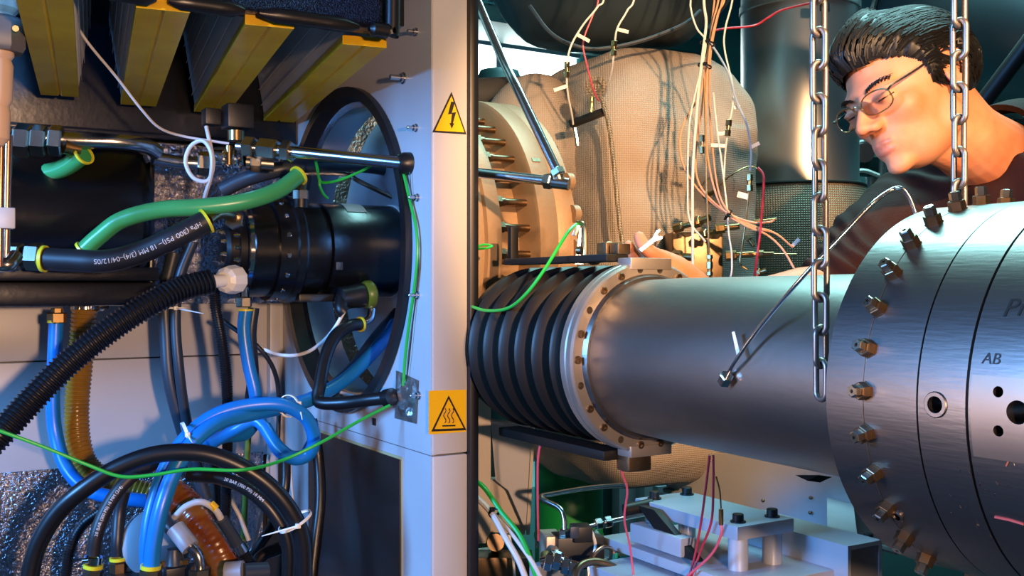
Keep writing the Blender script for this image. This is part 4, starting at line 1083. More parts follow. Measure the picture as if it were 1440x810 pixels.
# working hand: back of the hand towards us, thumb and index pinching the spanner
PALM = [WR, pix(976, 402, 1.525), pix(948, 382, 1.512), pix(928, 370, 1.508)]
limb(body, PALM, [.026, .024, .025, .021], 18)
limb(body, [pix(952, 390, 1.525), pix(928, 380, 1.525)], [.022, .020], 16)
F_ = [([(934, 365, 1.498), (915, 355, 1.490), (904, 344, 1.490), (899, 333, 1.494)], [.0120, .0110, .0098, .0086]),        # thumb
      ([(924, 370, 1.520), (902, 364, 1.526), (890, 355, 1.520), (884, 345, 1.508)], [.0108, .0098, .0090, .0078]),       # index
      ([(922, 377, 1.525), (901, 373, 1.534), (892, 366, 1.528), (889, 358, 1.518)], [.0106, .0096, .0088, .0080]),       # middle
      ([(925, 384, 1.530), (905, 383, 1.538), (897, 377, 1.532), (896, 369, 1.524)], [.0100, .0090, .0084, .0076]),       # ring
      ([(932, 390, 1.535), (914, 391, 1.540), (906, 386, 1.535), (905, 379, 1.528)], [.0090, .0080, .0074, .0068])]       # little
for pp, rr in F_: limb(body, [pix(*p) for p in pp], rr, 14)
# relaxed other hand
limb(body, [HAND2, HAND2+Vector((-.01, -.02, -.075))], [.026, .032], 14)
for k in range(4):
    b0 = HAND2+Vector((-.028+.018*k, -.022-.004*k, -.09)); limb(body, [b0, b0+Vector((0, -.012, -.04)), b0+Vector((-.004, .0, -.07+.006*abs(k-1.3)))], [.0098, .009, .0078], 10)
limb(body, [HAND2+Vector((-.02, -.02, -.03)), HAND2+Vector((-.05, -.03, -.06)), HAND2+Vector((-.055, -.025, -.09))], [.013, .0105, .009], 10)
bme = remesh(body, .0026, 3, .35)
t = thing('person', 'man in dark brown shirt and spectacles bending over the pipe', 'person', (PEL.x, PEL.y, 0))
base = Vector(t['_b'])
# lips get their own tone
lipm = mat('lips', '#b4705a', .5)
bme.materials.clear(); bme.materials.append(M['skin']); bme.materials.append(lipm)
RHi = RH.transposed()
for p in bme.polygons:
    pc = p.center
    if (pc-HC0).length > .16: continue
    q = RHi @ (pc-HC0)
    x, y, z = q.x/HSX, q.y/HSY, q.z/HSZ
    if x > .083 and abs(y) < .024 and (((y/.0235)**2+((z+.0655)/.0058)**2) < 1 or ((y/.020)**2+((z+.0775)/.0068)**2) < 1): p.material_index = 1
def shift(me, fn=None):
    n = len(me.vertices); co = np.empty(3*n, np.float32); me.vertices.foreach_get('co', co); co = co.reshape(-1, 3)
    if fn is not None:
        no = np.empty(3*n, np.float32); me.vertex_normals.foreach_get('vector', no); no = no.reshape(-1, 3)
        for i in range(n):
            co[i] += no[i]*fn(Vector(co[i]))
    co -= np.array(base, np.float32); me.vertices.foreach_set('co', co.ravel()); me.update()
shift(bme)
bme.polygons.foreach_set('use_smooth', [True]*len(bme.polygons))
o = bpy.data.objects.new('body', bme); COL.objects.link(o); o.parent = t; o['_b'] = tuple(base)

# hair: thick shell over the scalp and combed strands
def hair_thick(d, r):
    p = Vector(d)*r; az = abs(math.degrees(math.atan2(p.y, p.x)))
    if az < 30: zh = .052
    elif az < 52: zh = .052-.010*(az-30)/22
    elif az < 66: zh = .042-.018*(az-52)/14
    elif az < 82: zh = -.010 if az > 70 else .024-.034*(az-66)/4
    elif az < 112: zh = .036
    else: zh = max(-.066, .036-.102*(az-112)/18)
    e = (p.z-zh)/.020
    if e <= 0: return -.004
    e = min(1, e)
    top = max(0, (p.z+.02)/.12)
    th_ = (.006+.012*min(1, top))*e**.6
    if az < 70 and p.z > .045: th_ += .020*(1-az/70)*min(1, (p.z-.045)/.02)
    return th_
hr = np.zeros_like(HRAD)
for i in range(np_+1):
    for k in range(nt_):
        d = Dn[i, k]; r = HRAD[i, k]
        n_ = noise.noise(Vector((d[0]*2, d[1]*14, d[2]*7)))
        hr[i, k] = r+hair_thick(d, r)*(1+.30*n_)
vs = []; idx = {}; fs = []
vv, ff = head_shell(hr)
keep = [hr.flat[i] > HRAD.flat[i]-.003 for i in range(len(vv))]
fk = [f for f in ff if all(keep[i] for i in f)]
used = sorted({i for f in fk for i in f}); mp_ = {u: i for i, u in enumerate(used)}
hairmb = MB().add([vv[u] for u in used], [tuple(mp_[i] for i in f) for f in fk])
rnd = random.Random(5)
for k in range(2600):
    u = rnd.random(); az = rnd.uniform(-math.pi, math.pi); pz = rnd.uniform(-.15, 1)
    d = Vector((math.cos(az)*math.sqrt(1-pz*pz), math.sin(az)*math.sqrt(1-pz*pz), pz))
    r0 = rad_at(d)
    if hair_thick(d, r0) < .002: continue
    flow = Vector((-.9, .35*d.y, .2)) if (d.z > .45 or d.x > .35) else Vector((-.75, 0, -.6))
    P = []; dd = d.copy(); off_ = .0018*rnd.random()
    Ls = rnd.uniform(.5, .8) if d.z > .35 else rnd.uniform(.25, .45)
    for j in range(6):
        r1 = rad_at(dd); h_ = hair_thick(dd, r1)
        if h_ < -.003 and j > 2: h_ = .004
        P.append(H(*(dd*(r1+max(h_, .002)*1.02+.0006*math.sin(k+j)+off_))))
        dd = (dd+(flow-dd*flow.dot(dd))*Ls*.2+Vector((rnd.uniform(-.02, .02), rnd.uniform(-.02, .02), 0))).normalized()
    hairmb.tube(P, [.0016, .0017, .0015, .0012, .0008, .0003], 4, caps=False)
hairmb.build('hair', 'hair', t, sharp=60)
for s in (-1, 1):                                    # eyebrows and lashes
    mb = MB()
    for k in range(26):
        u = k/25; y = s*(.014+.036*u); x = .0925-.016*u*u; z = .0185+.005*math.sin(u*2.4)+.0015*math.sin(k*2.3)
        mb.tube([H(x, y, z-.002), H(x+.0015, y+s*.004, z+.0015), H(x, y+s*.009, z+.001)], [.0008, .0008, .0003], 4)
    mb.build('eyebrow', 'hair', t)
    MB().tube([H(.0865-.010*(u*u), s*.032+.0145*u, -.0015-.002*(1-u*u)) for u in [q/6-1 for q in range(13)]], .0011, 6).build('eyelash', 'hair', t)

# shirt with collar and rolled sleeve
sh = MB()
limb(sh, [NB+Vector((.01, -.01, -.09)), NB.lerp(PEL, .45), PEL], [.118, .145, .145], 28)
limb(sh, [SR, SR.lerp(SL, .5)+Vector((0, 0, -.005)), SL], [.072, .098, .075], 24)
limb(sh, [SR, SR.lerp(EL, .55), EL.lerp(SR, .12), EL.lerp(WR, .08)], [.078, .080, .074, .062], 24)
limb(sh, [SL, SL.lerp(EL2, .6), EL2, EL2.lerp(HAND2, .85)], [.070, .062, .054, .040], 20)
sme = remesh(sh, .005, 4)
shift(sme, lambda q: .010*noise.noise(q*14)+.008*math.sin(150*(q.x*.75-q.y*.2+q.z*.6)+9*noise.noise(q*7))*max(0, .45+noise.noise(q*6)))
sme.polygons.foreach_set('use_smooth', [True]*len(sme.polygons)); sme.materials.append(M['shirt'])
o = bpy.data.objects.new('shirt', sme); COL.objects.link(o); o.parent = t
# collar: two folded leaves standing round the neck
naxis = (H(-.04, 0, -.09)-NB).normalized(); u = hf-naxis*hf.dot(naxis); u.normalize(); w = naxis.cross(u)
for s in (-1, 1):
    vs = []; fs = []; n = 18
    for i in range(n+1):
        a = s*(math.radians(28)+math.radians(152)*i/n); front = max(0, 1-i/7)
        d = u*math.cos(a)+w*math.sin(a)
        c0 = NB+naxis*(.018-.085*front)
        vs += [c0+d*.080, c0+d*.074+naxis*.040, c0+d*.082+naxis*.044, c0+d*(.110+.03*front)+naxis*(-.020-.03*front), c0+d*(.122+.02*front)+naxis*(-.06-.03*front)]
    for i in range(n):
        for j in range(4): fs.append((5*i+j, 5*i+5+j, 5*i+6+j, 5*i+j+1))
    MB().add(vs, fs).build('collar', 'shirt', t, sharp=60)
MB().lathe(NB-naxis*.03, naxis, [(0, .088), (.02, .080), (.040, .072), (.046, .070)], 28, caps=False).build('tshirt_neck', 'tshirt', t)
MB().lathe(EL.lerp(WR, .06), WR-EL, [(0, .052), (.004, .056), (.024, .054), (.028, .048)], 24, caps=False).build('sleeve_cuff', 'shirt', t)
# trousers and shoes
tr = MB()
for s, fx in ((-1, -.10), (1, .10)):
    hip = PEL+Vector((fx, 0, -.02)); knee = Vector((PEL.x+fx*1.15, PEL.y-.02, .48)); ank = Vector((PEL.x+fx*1.2, PEL.y+.02, .08))
    limb(tr, [hip, knee, ank], [.105, .075, .058], 20)
limb(tr, [PEL+Vector((-.08, 0, .04)), PEL+Vector((.08, 0, .04))], [.125, .125], 20)
tme = remesh(tr, .008, 3)
shift(tme)
tme.polygons.foreach_set('use_smooth', [True]*len(tme.polygons)); tme.materials.append(mat('dark_trousers', '#1b1e26', .8))
o = bpy.data.objects.new('trousers', tme); COL.objects.link(o); o.parent = t
for fx in (-.12, .12):
    MB().ball((PEL.x+fx, PEL.y-.05, .045), (.048, .135, .048), 18, 12).build('shoe', 'blackmat', t)

# spectacles: lie on the nose, hooked over the ears
g = thing('spectacles', 'thin wire rimmed spectacles on the man\'s nose', 'spectacles', H(.1, 0, -.01))
for s in (-1, 1):
    cx_, cy_, cz_ = .1055, s*.033, -.006
    rim = []
    for k in range(32):
        a = 2*math.pi*k/32; rim.append((cx_-.010*abs(math.cos(a))*(1 if math.cos(a)*s > 0 else .1)-.006*(math.sin(a) < 0)*abs(math.sin(a)), cy_+.0255*math.copysign(abs(math.cos(a))**.8, math.cos(a)), cz_+.0165*math.copysign(abs(math.sin(a))**.8, math.sin(a))))
    MB().tube([H(*p) for p in rim], .0011, 8, closed=True).build('rim', 'wire', g)
    cc = H(cx_-.004, cy_, cz_); vs = [H(*p) for p in rim]; n = len(vs); off = hf*.0008
    MB().add([v+off for v in vs]+[v-off for v in vs]+[cc+off, cc-off], [(i, (i+1) % n, 2*n) for i in range(n)]+[(n+(i+1) % n, n+i, 2*n+1) for i in range(n)]).build('lens', 'lens', g)
    MB().tube(smooth([H(.0975, s*.0585, .002), H(.092, s*.067, .006), H(.05, s*.078, .016), H(0, s*.082, .031), H(-.018, s*.083, .028), H(-.030, s*.080, .012)], 6), .0015, 8).build('temple_arm', 'blackmat', g)
MB().tube(smooth([H(.1045, -.0085, -.002), H(.110, 0, .003), H(.1045, .0085, -.002)], 6), .0012, 8).build('bridge', 'wire', g)

# open-ended spanner held between thumb and finger
s_ = thing('spanner', 'small bright open ended spanner held in the man\'s hand', 'spanner', pix(912, 340, 1.50))
d_ = 1.478
MB().prism([pix(899, 350, d_), pix(902, 354, d_), pix(922, 339, d_), pix(919, 334, d_)], (.006, .012, 0)).build('handle', mat('bright_spanner_steel', '#dcd6ce', .3, .25), s_)
MB().prism([pix(918, 334, d_), pix(923, 324, d_), pix(928, 322, d_), pix(929, 324, d_), pix(924.5, 329.5, d_), pix(926, 332.5, d_), pix(931, 332, d_), pix(932, 335, d_), pix(928, 337.5, d_), pix(922, 339, d_)], (.003, .005, 0)).build('open_jaw', mat('bright_spanner_steel', '#dcd6ce', .3, .25), s_)
# ------------------------------------------------------------------ window, vent and duct far behind
win = struct('window_1', MB().span(onY(640, 150, 4.58), onY(810, 45, 4.58)+Vector((0, .01, 0))), 'glow')
fr = MB()
a = onY(636, 45, 4.57); b = onY(812, 45, 4.57)
struct('frame_bar', MB().span(a+Vector((0, -.03, -.05)), b+Vector((0, .0, .04)), .005), 'greytrim', win)
struct('frame_bar', MB().span(onY(700, 150, 4.57)+Vector((-.02, -.02, 0)), onY(700, 45, 4.57)+Vector((.02, 0, 0)), .005), 'greytrim', win)
t = thing('cable_tray', 'dark slotted cable tray above the bright window', 'cable tray', onY(740, 36, 4.3))
A = onY(640, 8, 4.2); B = onY(860, 30, 4.2)
MB().span((A.x, 4.15, A.z-.06), (B.x+.6, 4.5, A.z+.02), .005).build('tray', 'tealdark', t)
MB().span((A.x, 4.1, A.z+.06), (B.x+.6, 4.14, A.z+.14), .004).build('upper_rail', 'greytrim', t)
sl = MB().span((-.013, -.02, -.02), (.013, .02, .02)).mesh('finger', Vector()); sl.materials.append(M['greytrim'])
for k in range(26): inst('finger', sl, t, Matrix.Translation((A.x+.05+k*.05, 4.12, A.z+.045)))
# upper clothed duct
t = thing('clothed_duct', 'dark blue grey cloth wrapped duct above the brown blanket', 'duct', pix(860, 70, 2.25))
mb = MB(); c = pix(862, -95, 2.35)
vs = []; fs = []; n, m = 64, 32
for i in range(m+1):
    p = math.pi*i/m
    for k in range(n):
        a = 2*math.pi*k/n
        sgn = lambda v, e: math.copysign(abs(v)**e, v)
        v = Vector((.30*sgn(math.sin(p), .7)*sgn(math.cos(a), .8), .26*sgn(math.sin(p), .7)*sgn(math.sin(a), .8), .265*sgn(math.cos(p), .8)))
        q = 1+.05*noise.noise(v*7)+.02*noise.noise(v*20)
        vs.append(Matrix.Rotation(-YAW, 3, 'Z') @ (v*q)+c)
for i in range(m):
    for k in range(n): fs.append((i*n+k, i*n+(k+1) % n, (i+1)*n+(k+1) % n, (i+1)*n+k))
mb.add(vs, fs).build('cloth', 'duct', t, sharp=80)
MB().tube(path([(745, 8, 2.10), (772, 44, 2.08), (802, 62, 2.07), (840, 69, 2.07), (900, 58, 2.07), (960, 35, 2.08), (985, 15, 2.10)], 6), .004, 8).build('piping', 'slate', t)

# brown woven blanket around the turbine
t = thing('insulation_blanket', 'huge brown woven insulation blanket wrapped around the turbine', 'blanket', (1.38, 1.9, CZ-.42))
bx0, bx1, by0, by1 = 1.232, 1.69, 1.655, 2.12
cx, cy = (bx0+bx1)/2, (by0+by1)/2; hx, hy = (bx1-bx0)/2, (by1-by0)/2
n, m = 160, 110; vs = []; fs = []
zb, zt = CZ-.425, CZ+.545
for i in range(m+1):
    v = i/m; z = zb+(zt-zb)*v
    k1 = (1-max(0, (v-.72)/.28)**2.6)**.5 if v < 1 else 0
    k2 = (1-.75*max(0, (.16-v)/.16)**2.6)**.5
    s = max(.02, k1*k2)
    for k in range(n):
        a = 2*math.pi*k/n; c, q = math.cos(a), math.sin(a); e = .42
        x = math.copysign(abs(c)**e, c); y = math.copysign(abs(q)**e, q)
        sx_ = (.35+.65*s) if s > .02 else .30
        P = Vector((cx+hx*x*sx_, cy+hy*y*(.25+.75*s), z))
        nn = Vector((x, y, 0)).normalized()
        fold = .012*noise.noise(P*5)+.006*noise.noise(P*14+Vector((3, 1, 2)))+.004*math.sin(z*40+x*3+4*noise.noise(P*4))*max(0, noise.noise(P*3))
        vs.append(P+nn*fold*1.6+Vector((0, 0, -.04*(1-min(1, (k/n))) if v > .8 else 0)))
for i in range(m):
    for k in range(n): fs.append((i*n+k, i*n+(k+1) % n, (i+1)*n+(k+1) % n, (i+1)*n+k))
fs.append(tuple(range(n))[::-1]); fs.append(tuple(range(m*n, m*n+n)))
MB().add(vs, fs).build('cover', 'blanket', t, sharp=80)
MB().tube(path([(845, 135, 2.03), (856, 175, 2.03), (862, 220, 2.03), (867, 270, 2.03), (872, 320, 2.03), (878, 352, 2.03)], 8), .0045, 8).build('corner_seam', 'jacket', t)
# pocket flap with strap on the blanket's corner
MB().box(pix(826, 166, 2.06), (.075, .02, .014), Matrix.Rotation(-.9, 3, 'Z') @ Matrix.Rotation(-.3, 3, 'Y'), bev=.003).build('strap', 'bracket', t)
MB().lathe(pix(838, 122, 2.02), pix(838, 122, 1.9)-pix(838, 122, 2.02), [(0, .006), (.004, .020), (.008, .022), (.010, .012), (.006, .008)], 14).build('eyelet', 'jacket', t)
MB().tube(path([(830, 120, 2.02), (832, 140, 2.02), (831, 158, 2.02)], 5), .004, 8).build('toggle', 'brass', t)
MB().tube(path([(808, 180, 2.03), (811, 195, 2.03), (812, 205, 2.03)], 5), .005, 8).build('lace_hook', 'steel', t)

# silver clad stack with mesh jacket beneath
sc = pix(1124, 200, 2.47); ax = Vector((0, 0, 1))
t = thing('clad_stack', 'tall silver clad exhaust stack behind the hanging chain', 'stack', (sc.x, sc.y, CZ-.45))
MB().lathe((sc.x, sc.y, CZ), ax, [(.230, .10), (.230, .137), (.655, .137), (.657, .141), (.674, .141), (.676, .137), (1.3, .137)], 64, caps=False).build('cladding', 'silver', t)
MB().lathe((sc.x, sc.y, CZ), ax, [(-.45, .145), (-.05, .162), (.08, .168), (.18, .162), (.235, .153), (.243, .149), (.243, .11)], 64, caps=False).build('mesh_jacket', 'jacket', t)
MB().torus((sc.x, sc.y, CZ+.240), ax, .151, .004, 64, 8).build('jacket_rim', 'bracket', t)
MB().box(pix(1160, 10, 2.17), (.02, .012, .02), bev=.002).build('band_clip', 'steel', t)
# second bright pipe and dark beam at far right, big grey duct behind the man
t = thing('large_duct', 'large dull silver duct overhead behind the man', 'duct', pix(1330, 60, 2.9))
MB().tube([pix(1190, -90, 3.1), pix(1330, 0, 2.8), pix(1560, 60, 2.4)], .25, 48).build('shell', mat('dull_silver_duct', '#6d767c', .33, 1, var=.25, vscale=3), t)
MB().torus(pix(1330, 0, 2.8), pix(1560, 60, 2.4)-pix(1190, -90, 3.1), .252, .008, 48, 8).build('joint_ring', 'steel', t)
MB().tube([pix(1372, 158, 1.95), pix(1460, 42, 1.85)], .016, 12).build('strut', 'bracket', None, 'black diagonal strut rising behind the man\'s collar', 'strut')
MB().span(pix(1390, 150, 2.6), pix(1520, 120, 2.6)+Vector((0, .3, -.4)), .01).build('wall_cabinet', mat('pale_teal_box', '#7f9c98', .4), None, 'pale teal equipment box behind the man\'s collar', 'cabinet')
# blurred valve clutter between stack and face
t = thing('valve_cluster', 'dark valve cluster behind the man\'s chin', 'valve', pix(1225, 260, 2.85))
MB().tube(path([(1200, 205, 2.85), (1225, 200, 2.85), (1240, 215, 2.85), (1240, 250, 2.85)], 6), .012, 10).build('pipe', 'silver', t)
MB().cyl(pix(1208, 215, 2.85), pix(1216, 215, 2.75), .026, 16).build('hand_wheel', 'steel', t)
MB().box(pix(1225, 235, 2.87), (.10, .05, .05), bev=.004).build('body', 'tealdark', t)
q = pix(1228, 240, 2.89)
MB().cyl((q.x, q.y, 0), (q.x, q.y, q.z), .02, 14).build('standpipe', 'silver', t)
MB().tube(path([(1196, 243, 2.75), (1215, 240, 2.75), (1236, 247, 2.75)], 5), .006, 8).build('bright_hose', 'nylon', t)
# far drum on the left above casing
t = thing('blue_barrel', 'dark teal domed vessel in front of the bright window', 'vessel', pix(702, 120, 3.0))
MB().lathe(pix(702, 122, 3.0), (0, 0, 1), [(-1.9, .064), (.03, .062), (.045, .056), (.05, .03)], 32).build('vessel', 'tealdark', t)
MB().tube([pix(655, 133, 2.35), pix(770, 126, 2.55)], .036, 24).build('grey_cross_pipe', 'silver', None, 'grey cross pipe between casing top and bright window', 'pipe')
t = thing('casing_cover', 'rounded brown cover behind the slanting steel tube', 'cover', pix(720, 200, 2.1))
MB().ball(pix(752, 225, 2.28), (.13, .14, .19), 32, 20).build('cover', 'blanket', t)

# ------------------------------------------------------------------ instrument wires
def conn(t, px, py, d, ang=0., L=.020, r=.0062, m='brass'):
    c = pix(px, py, d); ax = camc(math.sin(ang), math.cos(ang), 0)-camc(0, 0, 0)
    MB().hexn(c-ax*L*.5, c-ax*L*.12, r).build('gland', m, t, sharp=20)
    MB().cyl(c-ax*L*.15, c+ax*L*.15, r*.7, 10).build('gland_neck', m, t)
    MB().hexn(c+ax*L*.12, c+ax*L*.5, r).build('gland', m, t, sharp=20)
def flag(t, px, py, d, px2, py2, w=5):
    dx, dy = px2-px, py2-py; l = math.hypot(dx, dy); nx, ny = -dy/l*w/2, dx/l*w/2
    MB().prism([pix(px+nx, py+ny, d), pix(px-nx, py-ny, d), pix(px2-nx, py2-ny, d), pix(px2+nx, py2+ny, d)], (.0006, .0009, 0)).build('tag', 'tag', t)
def wire(label, pp, m, r=.0024, conns=(), flags=(), cat='wire'):
    P = path(pp, 8); t = thing('sensor_wire', label, cat, P[-1])
    MB().tube(P, r*.78, 8).build('lead', m, t)
    for c in conns: conn(t, *c)
    for f in flags: flag(t, *f)
    return t
D = 1.90
t = wire('pale sensor wire dropping to brass gland left of blanket eyelet', [(843, -330, 1.92), (847, -140, 1.92), (850, -12, 1.92), (840, 10, 1.92), (820, 35, 1.92), (804, 62, 1.92), (798, 85, 1.92), (797, 112, 1.93), (799, 135, 1.95), (804, 160, 1.98), (806, 175, 2.0)], 'whitew', .0024, [(797, 98, 1.925, .05, .030, .006)], [(811, 48, 1.92, 829, 58), (797, 121, 1.93, 779, 127)])
t = wire('red sensor wire ending in bare probe at the blanket eyelet', [(833, -330, 1.94), (839, -140, 1.94), (842, -12, 1.94), (834, 20, 1.94), (824, 45, 1.94), (820, 65, 1.94), (826, 94, 1.95), (834, 125, 1.97), (842, 142, 2.0)], 'pink', .0022)
t = wire('pale sensor wire with flag above the blanket corner seam', [(897, -330, 1.92), (895, -140, 1.92), (893, -12, 1.92), (882, 15, 1.92), (868, 40, 1.92), (864, 65, 1.92), (861, 95, 1.93), (855, 120, 1.96), (850, 135, 2.0)], 'whitew', .0024, [(863, 68, 1.92, .05, .028, .0062)], [(868, 41, 1.92, 884, 45)])
bund = [
 ('white sensor wire running straight down to the pipe top', [(1018, -330, D), (1001, -140, D), (990, -12, D), (993, 30, D), (990, 60, D), (984, 110, D), (978, 180, D), (974, 250, D), (974, 330, D), (974, 392, D), (972, 410, 2.0)], 'whitew', .0034, [], []),
 ('pale wire on the outside of bundle bowing left', [(995, -330, D), (982, -140, D), (972, -12, D), (972, 15, D), (980, 40, D), (992, 58, D), (988, 90, D), (978, 130, D), (969, 180, D), (967, 260, D), (970, 310, D), (992, 340, D)], 'whitew', .0022, [], []),
 ('peach sensor wire bowing left then joining low bundle', [(1045, -330, 1.92), (1025, -140, 1.92), (1012, -12, 1.92), (1003, 30, 1.92), (995, 75, 1.92), (985, 130, 1.92), (963, 170, 1.92), (956, 200, 1.92), (962, 235, 1.91), (985, 270, 1.90), (1022, 300, 1.88), (1060, 318, 1.86), (1085, 325, 1.85)], 'warmtint', .0024, [], []),
 ('peach sensor wire curving right inside the low bundle', [(1037, -330, 1.93), (1018, -140, 1.93), (1006, -12, 1.93), (1000, 40, 1.93), (994, 90, 1.93), (987, 150, 1.93), (978, 220, 1.92), (985, 262, 1.90), (1018, 296, 1.88), (1055, 312, 1.86), (1082, 312, 1.85), (1090, 308, 1.85)], 'warmtint', .0024, [], []),
 ('peach sensor wire arcing from bundle down behind the pipe', [(1052, -330, 1.91), (1031, -140, 1.91), (1018, -12, 1.91), (1008, 25, 1.91), (998, 70, 1.91), (993, 130, 1.91), (993, 200, 1.90), (1003, 260, 1.89), (1020, 298, 1.88), (1050, 318, 1.86), (1078, 330, 1.85), (1100, 350, 1.84), (1117, 378, 1.83)], 'warmtint', .0026, [], []),
 ('peach sensor wire with white flag beside chain', [(1056, -330, 1.94), (1035, -140, 1.94), (1021, -12, 1.94), (1010, 20, 1.94), (999, 80, 1.94), (998, 150, 1.93), (1003, 220, 1.90), (1012, 275, 1.88), (1030, 303, 1.87), (1060, 320, 1.86), (1090, 328, 1.85), (1115, 348, 1.85)], 'warmtint', .0024, [], [(1113, 347, 1.85, 1124, 336)]),
 ('light blue sensor wire curving right to brass gland', [(1000, 62, 1.93), (1012, 80, 1.93), (1025, 105, 1.92), (1035, 140, 1.92), (1050, 175, 1.92), (1056, 210, 1.92), (1055, 240, 1.92)], mat('light_blue_wire', '#8fa6c8', .4), .0026, [(1054, 257, 1.92, 0, .032, .0066)], [(1056, 207, 1.92, 1068, 201), (1053, 277, 1.92, 1037, 273, 8)]),
 ('thin steel probe below the light blue wire gland', [(1053, 270, 1.92), (1049, 310, 1.92), (1044, 345, 1.92), (1041, 370, 1.92), (1050, 379, 1.92)], 'brass', .0022, [], []),
 ('white wire with gland and two flags beside stack', [(1070, -330, 1.95), (1047, -140, 1.95), (1032, -12, 1.95), (1020, 40, 1.95), (1019, 70, 1.95), (1030, 120, 1.94), (1030, 150, 1.93), (1024, 180, 1.93), (1020, 215, 1.93), (1018, 250, 1.92)], 'whitew', .0022, [(1024, 180, 1.92, .1, .030, .006)], [(1032, 151, 1.93, 1041, 150), (1021, 187, 1.92, 1008, 188)]),
 ('blue white wire crossing down to loop at pipe top', [(1003, 130, 1.90), (1008, 180, 1.90), (1015, 230, 1.90), (1022, 290, 1.90), (1025, 330, 1.90), (1029, 360, 1.90), (1026, 392, 1.91), (1004, 405, 2.0)], 'whitew', .0022, [], [(1020, 205, 1.90, 1000, 204)]),
 ('pale wire with small white beads ending at gland stack', [(990, 110, 1.89), (992, 180, 1.89), (993, 240, 1.89), (995, 300, 1.89), (997, 350, 1.89), (998, 395, 1.90), (990, 408, 1.99)], 'brass', .0022, [(987, 203, 1.89, 0, .034, .005), (998, 366, 1.885, 0, .02, .006), (998, 380, 1.885, 0, .02, .006)], []),
 ('dark brown lead arching across the silver stack', [(1140, 4, 2.05), (1100, 14, 2.05), (1080, 25, 2.05), (1060, 36, 2.05), (1020, 40, 2.0), (1000, 44, 1.95)], 'redw', .0028, [], []),
 ('red lead rising from pipe top to loom strap', [(1066, 386, 1.975), (1061, 394, 1.88), (1064, 365, 1.84), (1068, 335, 1.84), (1070, 315, 1.84), (1074, 260, 1.86), (1073, 245, 1.87), (1066, 236, 1.88)], 'redw', .0028, [], []),
 ('thin brown lead arching above the mesh jacket', [(1010, 262, 1.98), (1030, 245, 1.98), (1055, 234, 2.0), (1072, 244, 1.99), (1074, 262, 1.98)], 'brass', .0018, [], []),
]
for b in bund: wire(b[0], b[1], b[2], b[3], b[4], b[5])
for (x, y, d, r), lab in zip([(995, 61, 1.91, .013), (991, 93, 1.91, .012), (1024, 302, 1.88, .010)], ['black tie around wire bundle near its top', 'black tie lower on the falling wire bundle', 'black tie where the low wire bundle bends right']):
    tie(lab, pix(x, y, d), (.25, -.1, 1) if y < 200 else camc(.8, -.6, 0)-camc(0, 0, 0), r, pix(x+6, y+4, d-.02), m='rubber', w=.003)
# brass gland row on blanket side and jacket
t = thing('gland_plate', 'brass pressure gland plate with fittings on the blanket edge', 'fitting', pix(975, 392, 1.97))
MB().box(pix(972, 374, 2.08), (.10, .14, .13), Matrix.Rotation(-YAW, 3, 'Z'), bev=.004).build('plate', 'gbolt', t)
for x0, y0, x1, y1, r in ((948, 322, 975, 314, .009), (975, 314, 998, 306, .011), (946, 360, 975, 362, .012), (990, 275, 1004, 270, .008), (985, 330, 1005, 326, .009), (965, 388, 990, 392, .010)):
    a = pix(x0, y0, 1.96); b = pix(x1, y1, 1.94)
    MB().hexn(a, a.lerp(b, .45), r).build('gland', 'brass', t, sharp=20); MB().cyl(a.lerp(b, .4), b, r*.6, 10).build('gland_stem', 'brass', t)
t = thing('jacket_probe', 'row of brass probe fittings pointing right across the mesh jacket', 'fitting', pix(1060, 330, 1.98))
for x0, y0, x1, y1, r in ((1006, 322, 1040, 318, .010), (1020, 360, 1060, 357, .010), (1056, 357, 1120, 358, .0035), (1065, 357, 1088, 357, .007), (1050, 332, 1060, 346, .006), (1064, 384, 1078, 380, .008), (1060, 312, 1092, 308, .0045)):
    a = pix(x0, y0, 1.98); b = pix(x1, y1, 1.97)
    MB().hexn(a, a.lerp(b, .4), r).build('gland', 'brass', t, sharp=20); MB().cyl(a.lerp(b, .3), b, r*.62, 10).build('stem', 'brass', t)

# ------------------------------------------------------------------ below the pipe: supports, valves, clamp fixture
t = thing('pedestal', 'pale steel pedestal plates carrying the turbine casing', 'pedestal', pix(705, 1000, 1.85))
MB().prism([pix(668, 560, 1.80), pix(690, 560, 1.80), pix(690, 748, 1.80), pix(683, 764, 1.80), pix(668, 764, 1.80)], (.012, .02, 0)).build('side_plate', mat('warm_light_tint_steel', '#c0b4a4', .5), t)  # warm light put into this tint; the pedestal paint matches the white web
MB().prism([pix(690, 590, 1.86), pix(748, 600, 1.86), pix(741, 750, 1.86), pix(715, 690, 1.86), pix(697, 676, 1.86)], (.012, .02, 0)).build('web_plate', 'white', t)
MB().prism([pix(748, 600, 1.855), pix(752, 602, 1.855), pix(745, 752, 1.855), pix(740, 752, 1.855)], (.016, .026, 0)).build('web_edge', mat('warm_light_tint_steel', '#c0b4a4', .5), t)
MB().prism([pix(690, 674, 1.89), pix(714, 674, 1.89), pix(742, 700, 1.89), pix(738, 752, 1.89), pix(690, 748, 1.89)], (.012, .02, 0)).build('gusset', mat('warm_light_tint_steel', '#c0b4a4', .5), t)
MB().span(pix(660, 790, 1.86), pix(720, 1330, 1.86)+Vector((.02, .12, 0)), .005).build('column', mat('warm_light_tint_steel', '#c0b4a4', .5), t)
MB().cyl(pix(697, 763, 1.79), pix(697, 763, 1.84), .015, 18).build('pivot_bolt', 'gbolt', t)
MB().box(pix(705, 792, 1.82), (.11, .06, .035), Matrix.Rotation(-YAW, 3, 'Z'), bev=.004).build('foot', 'gbolt', t)
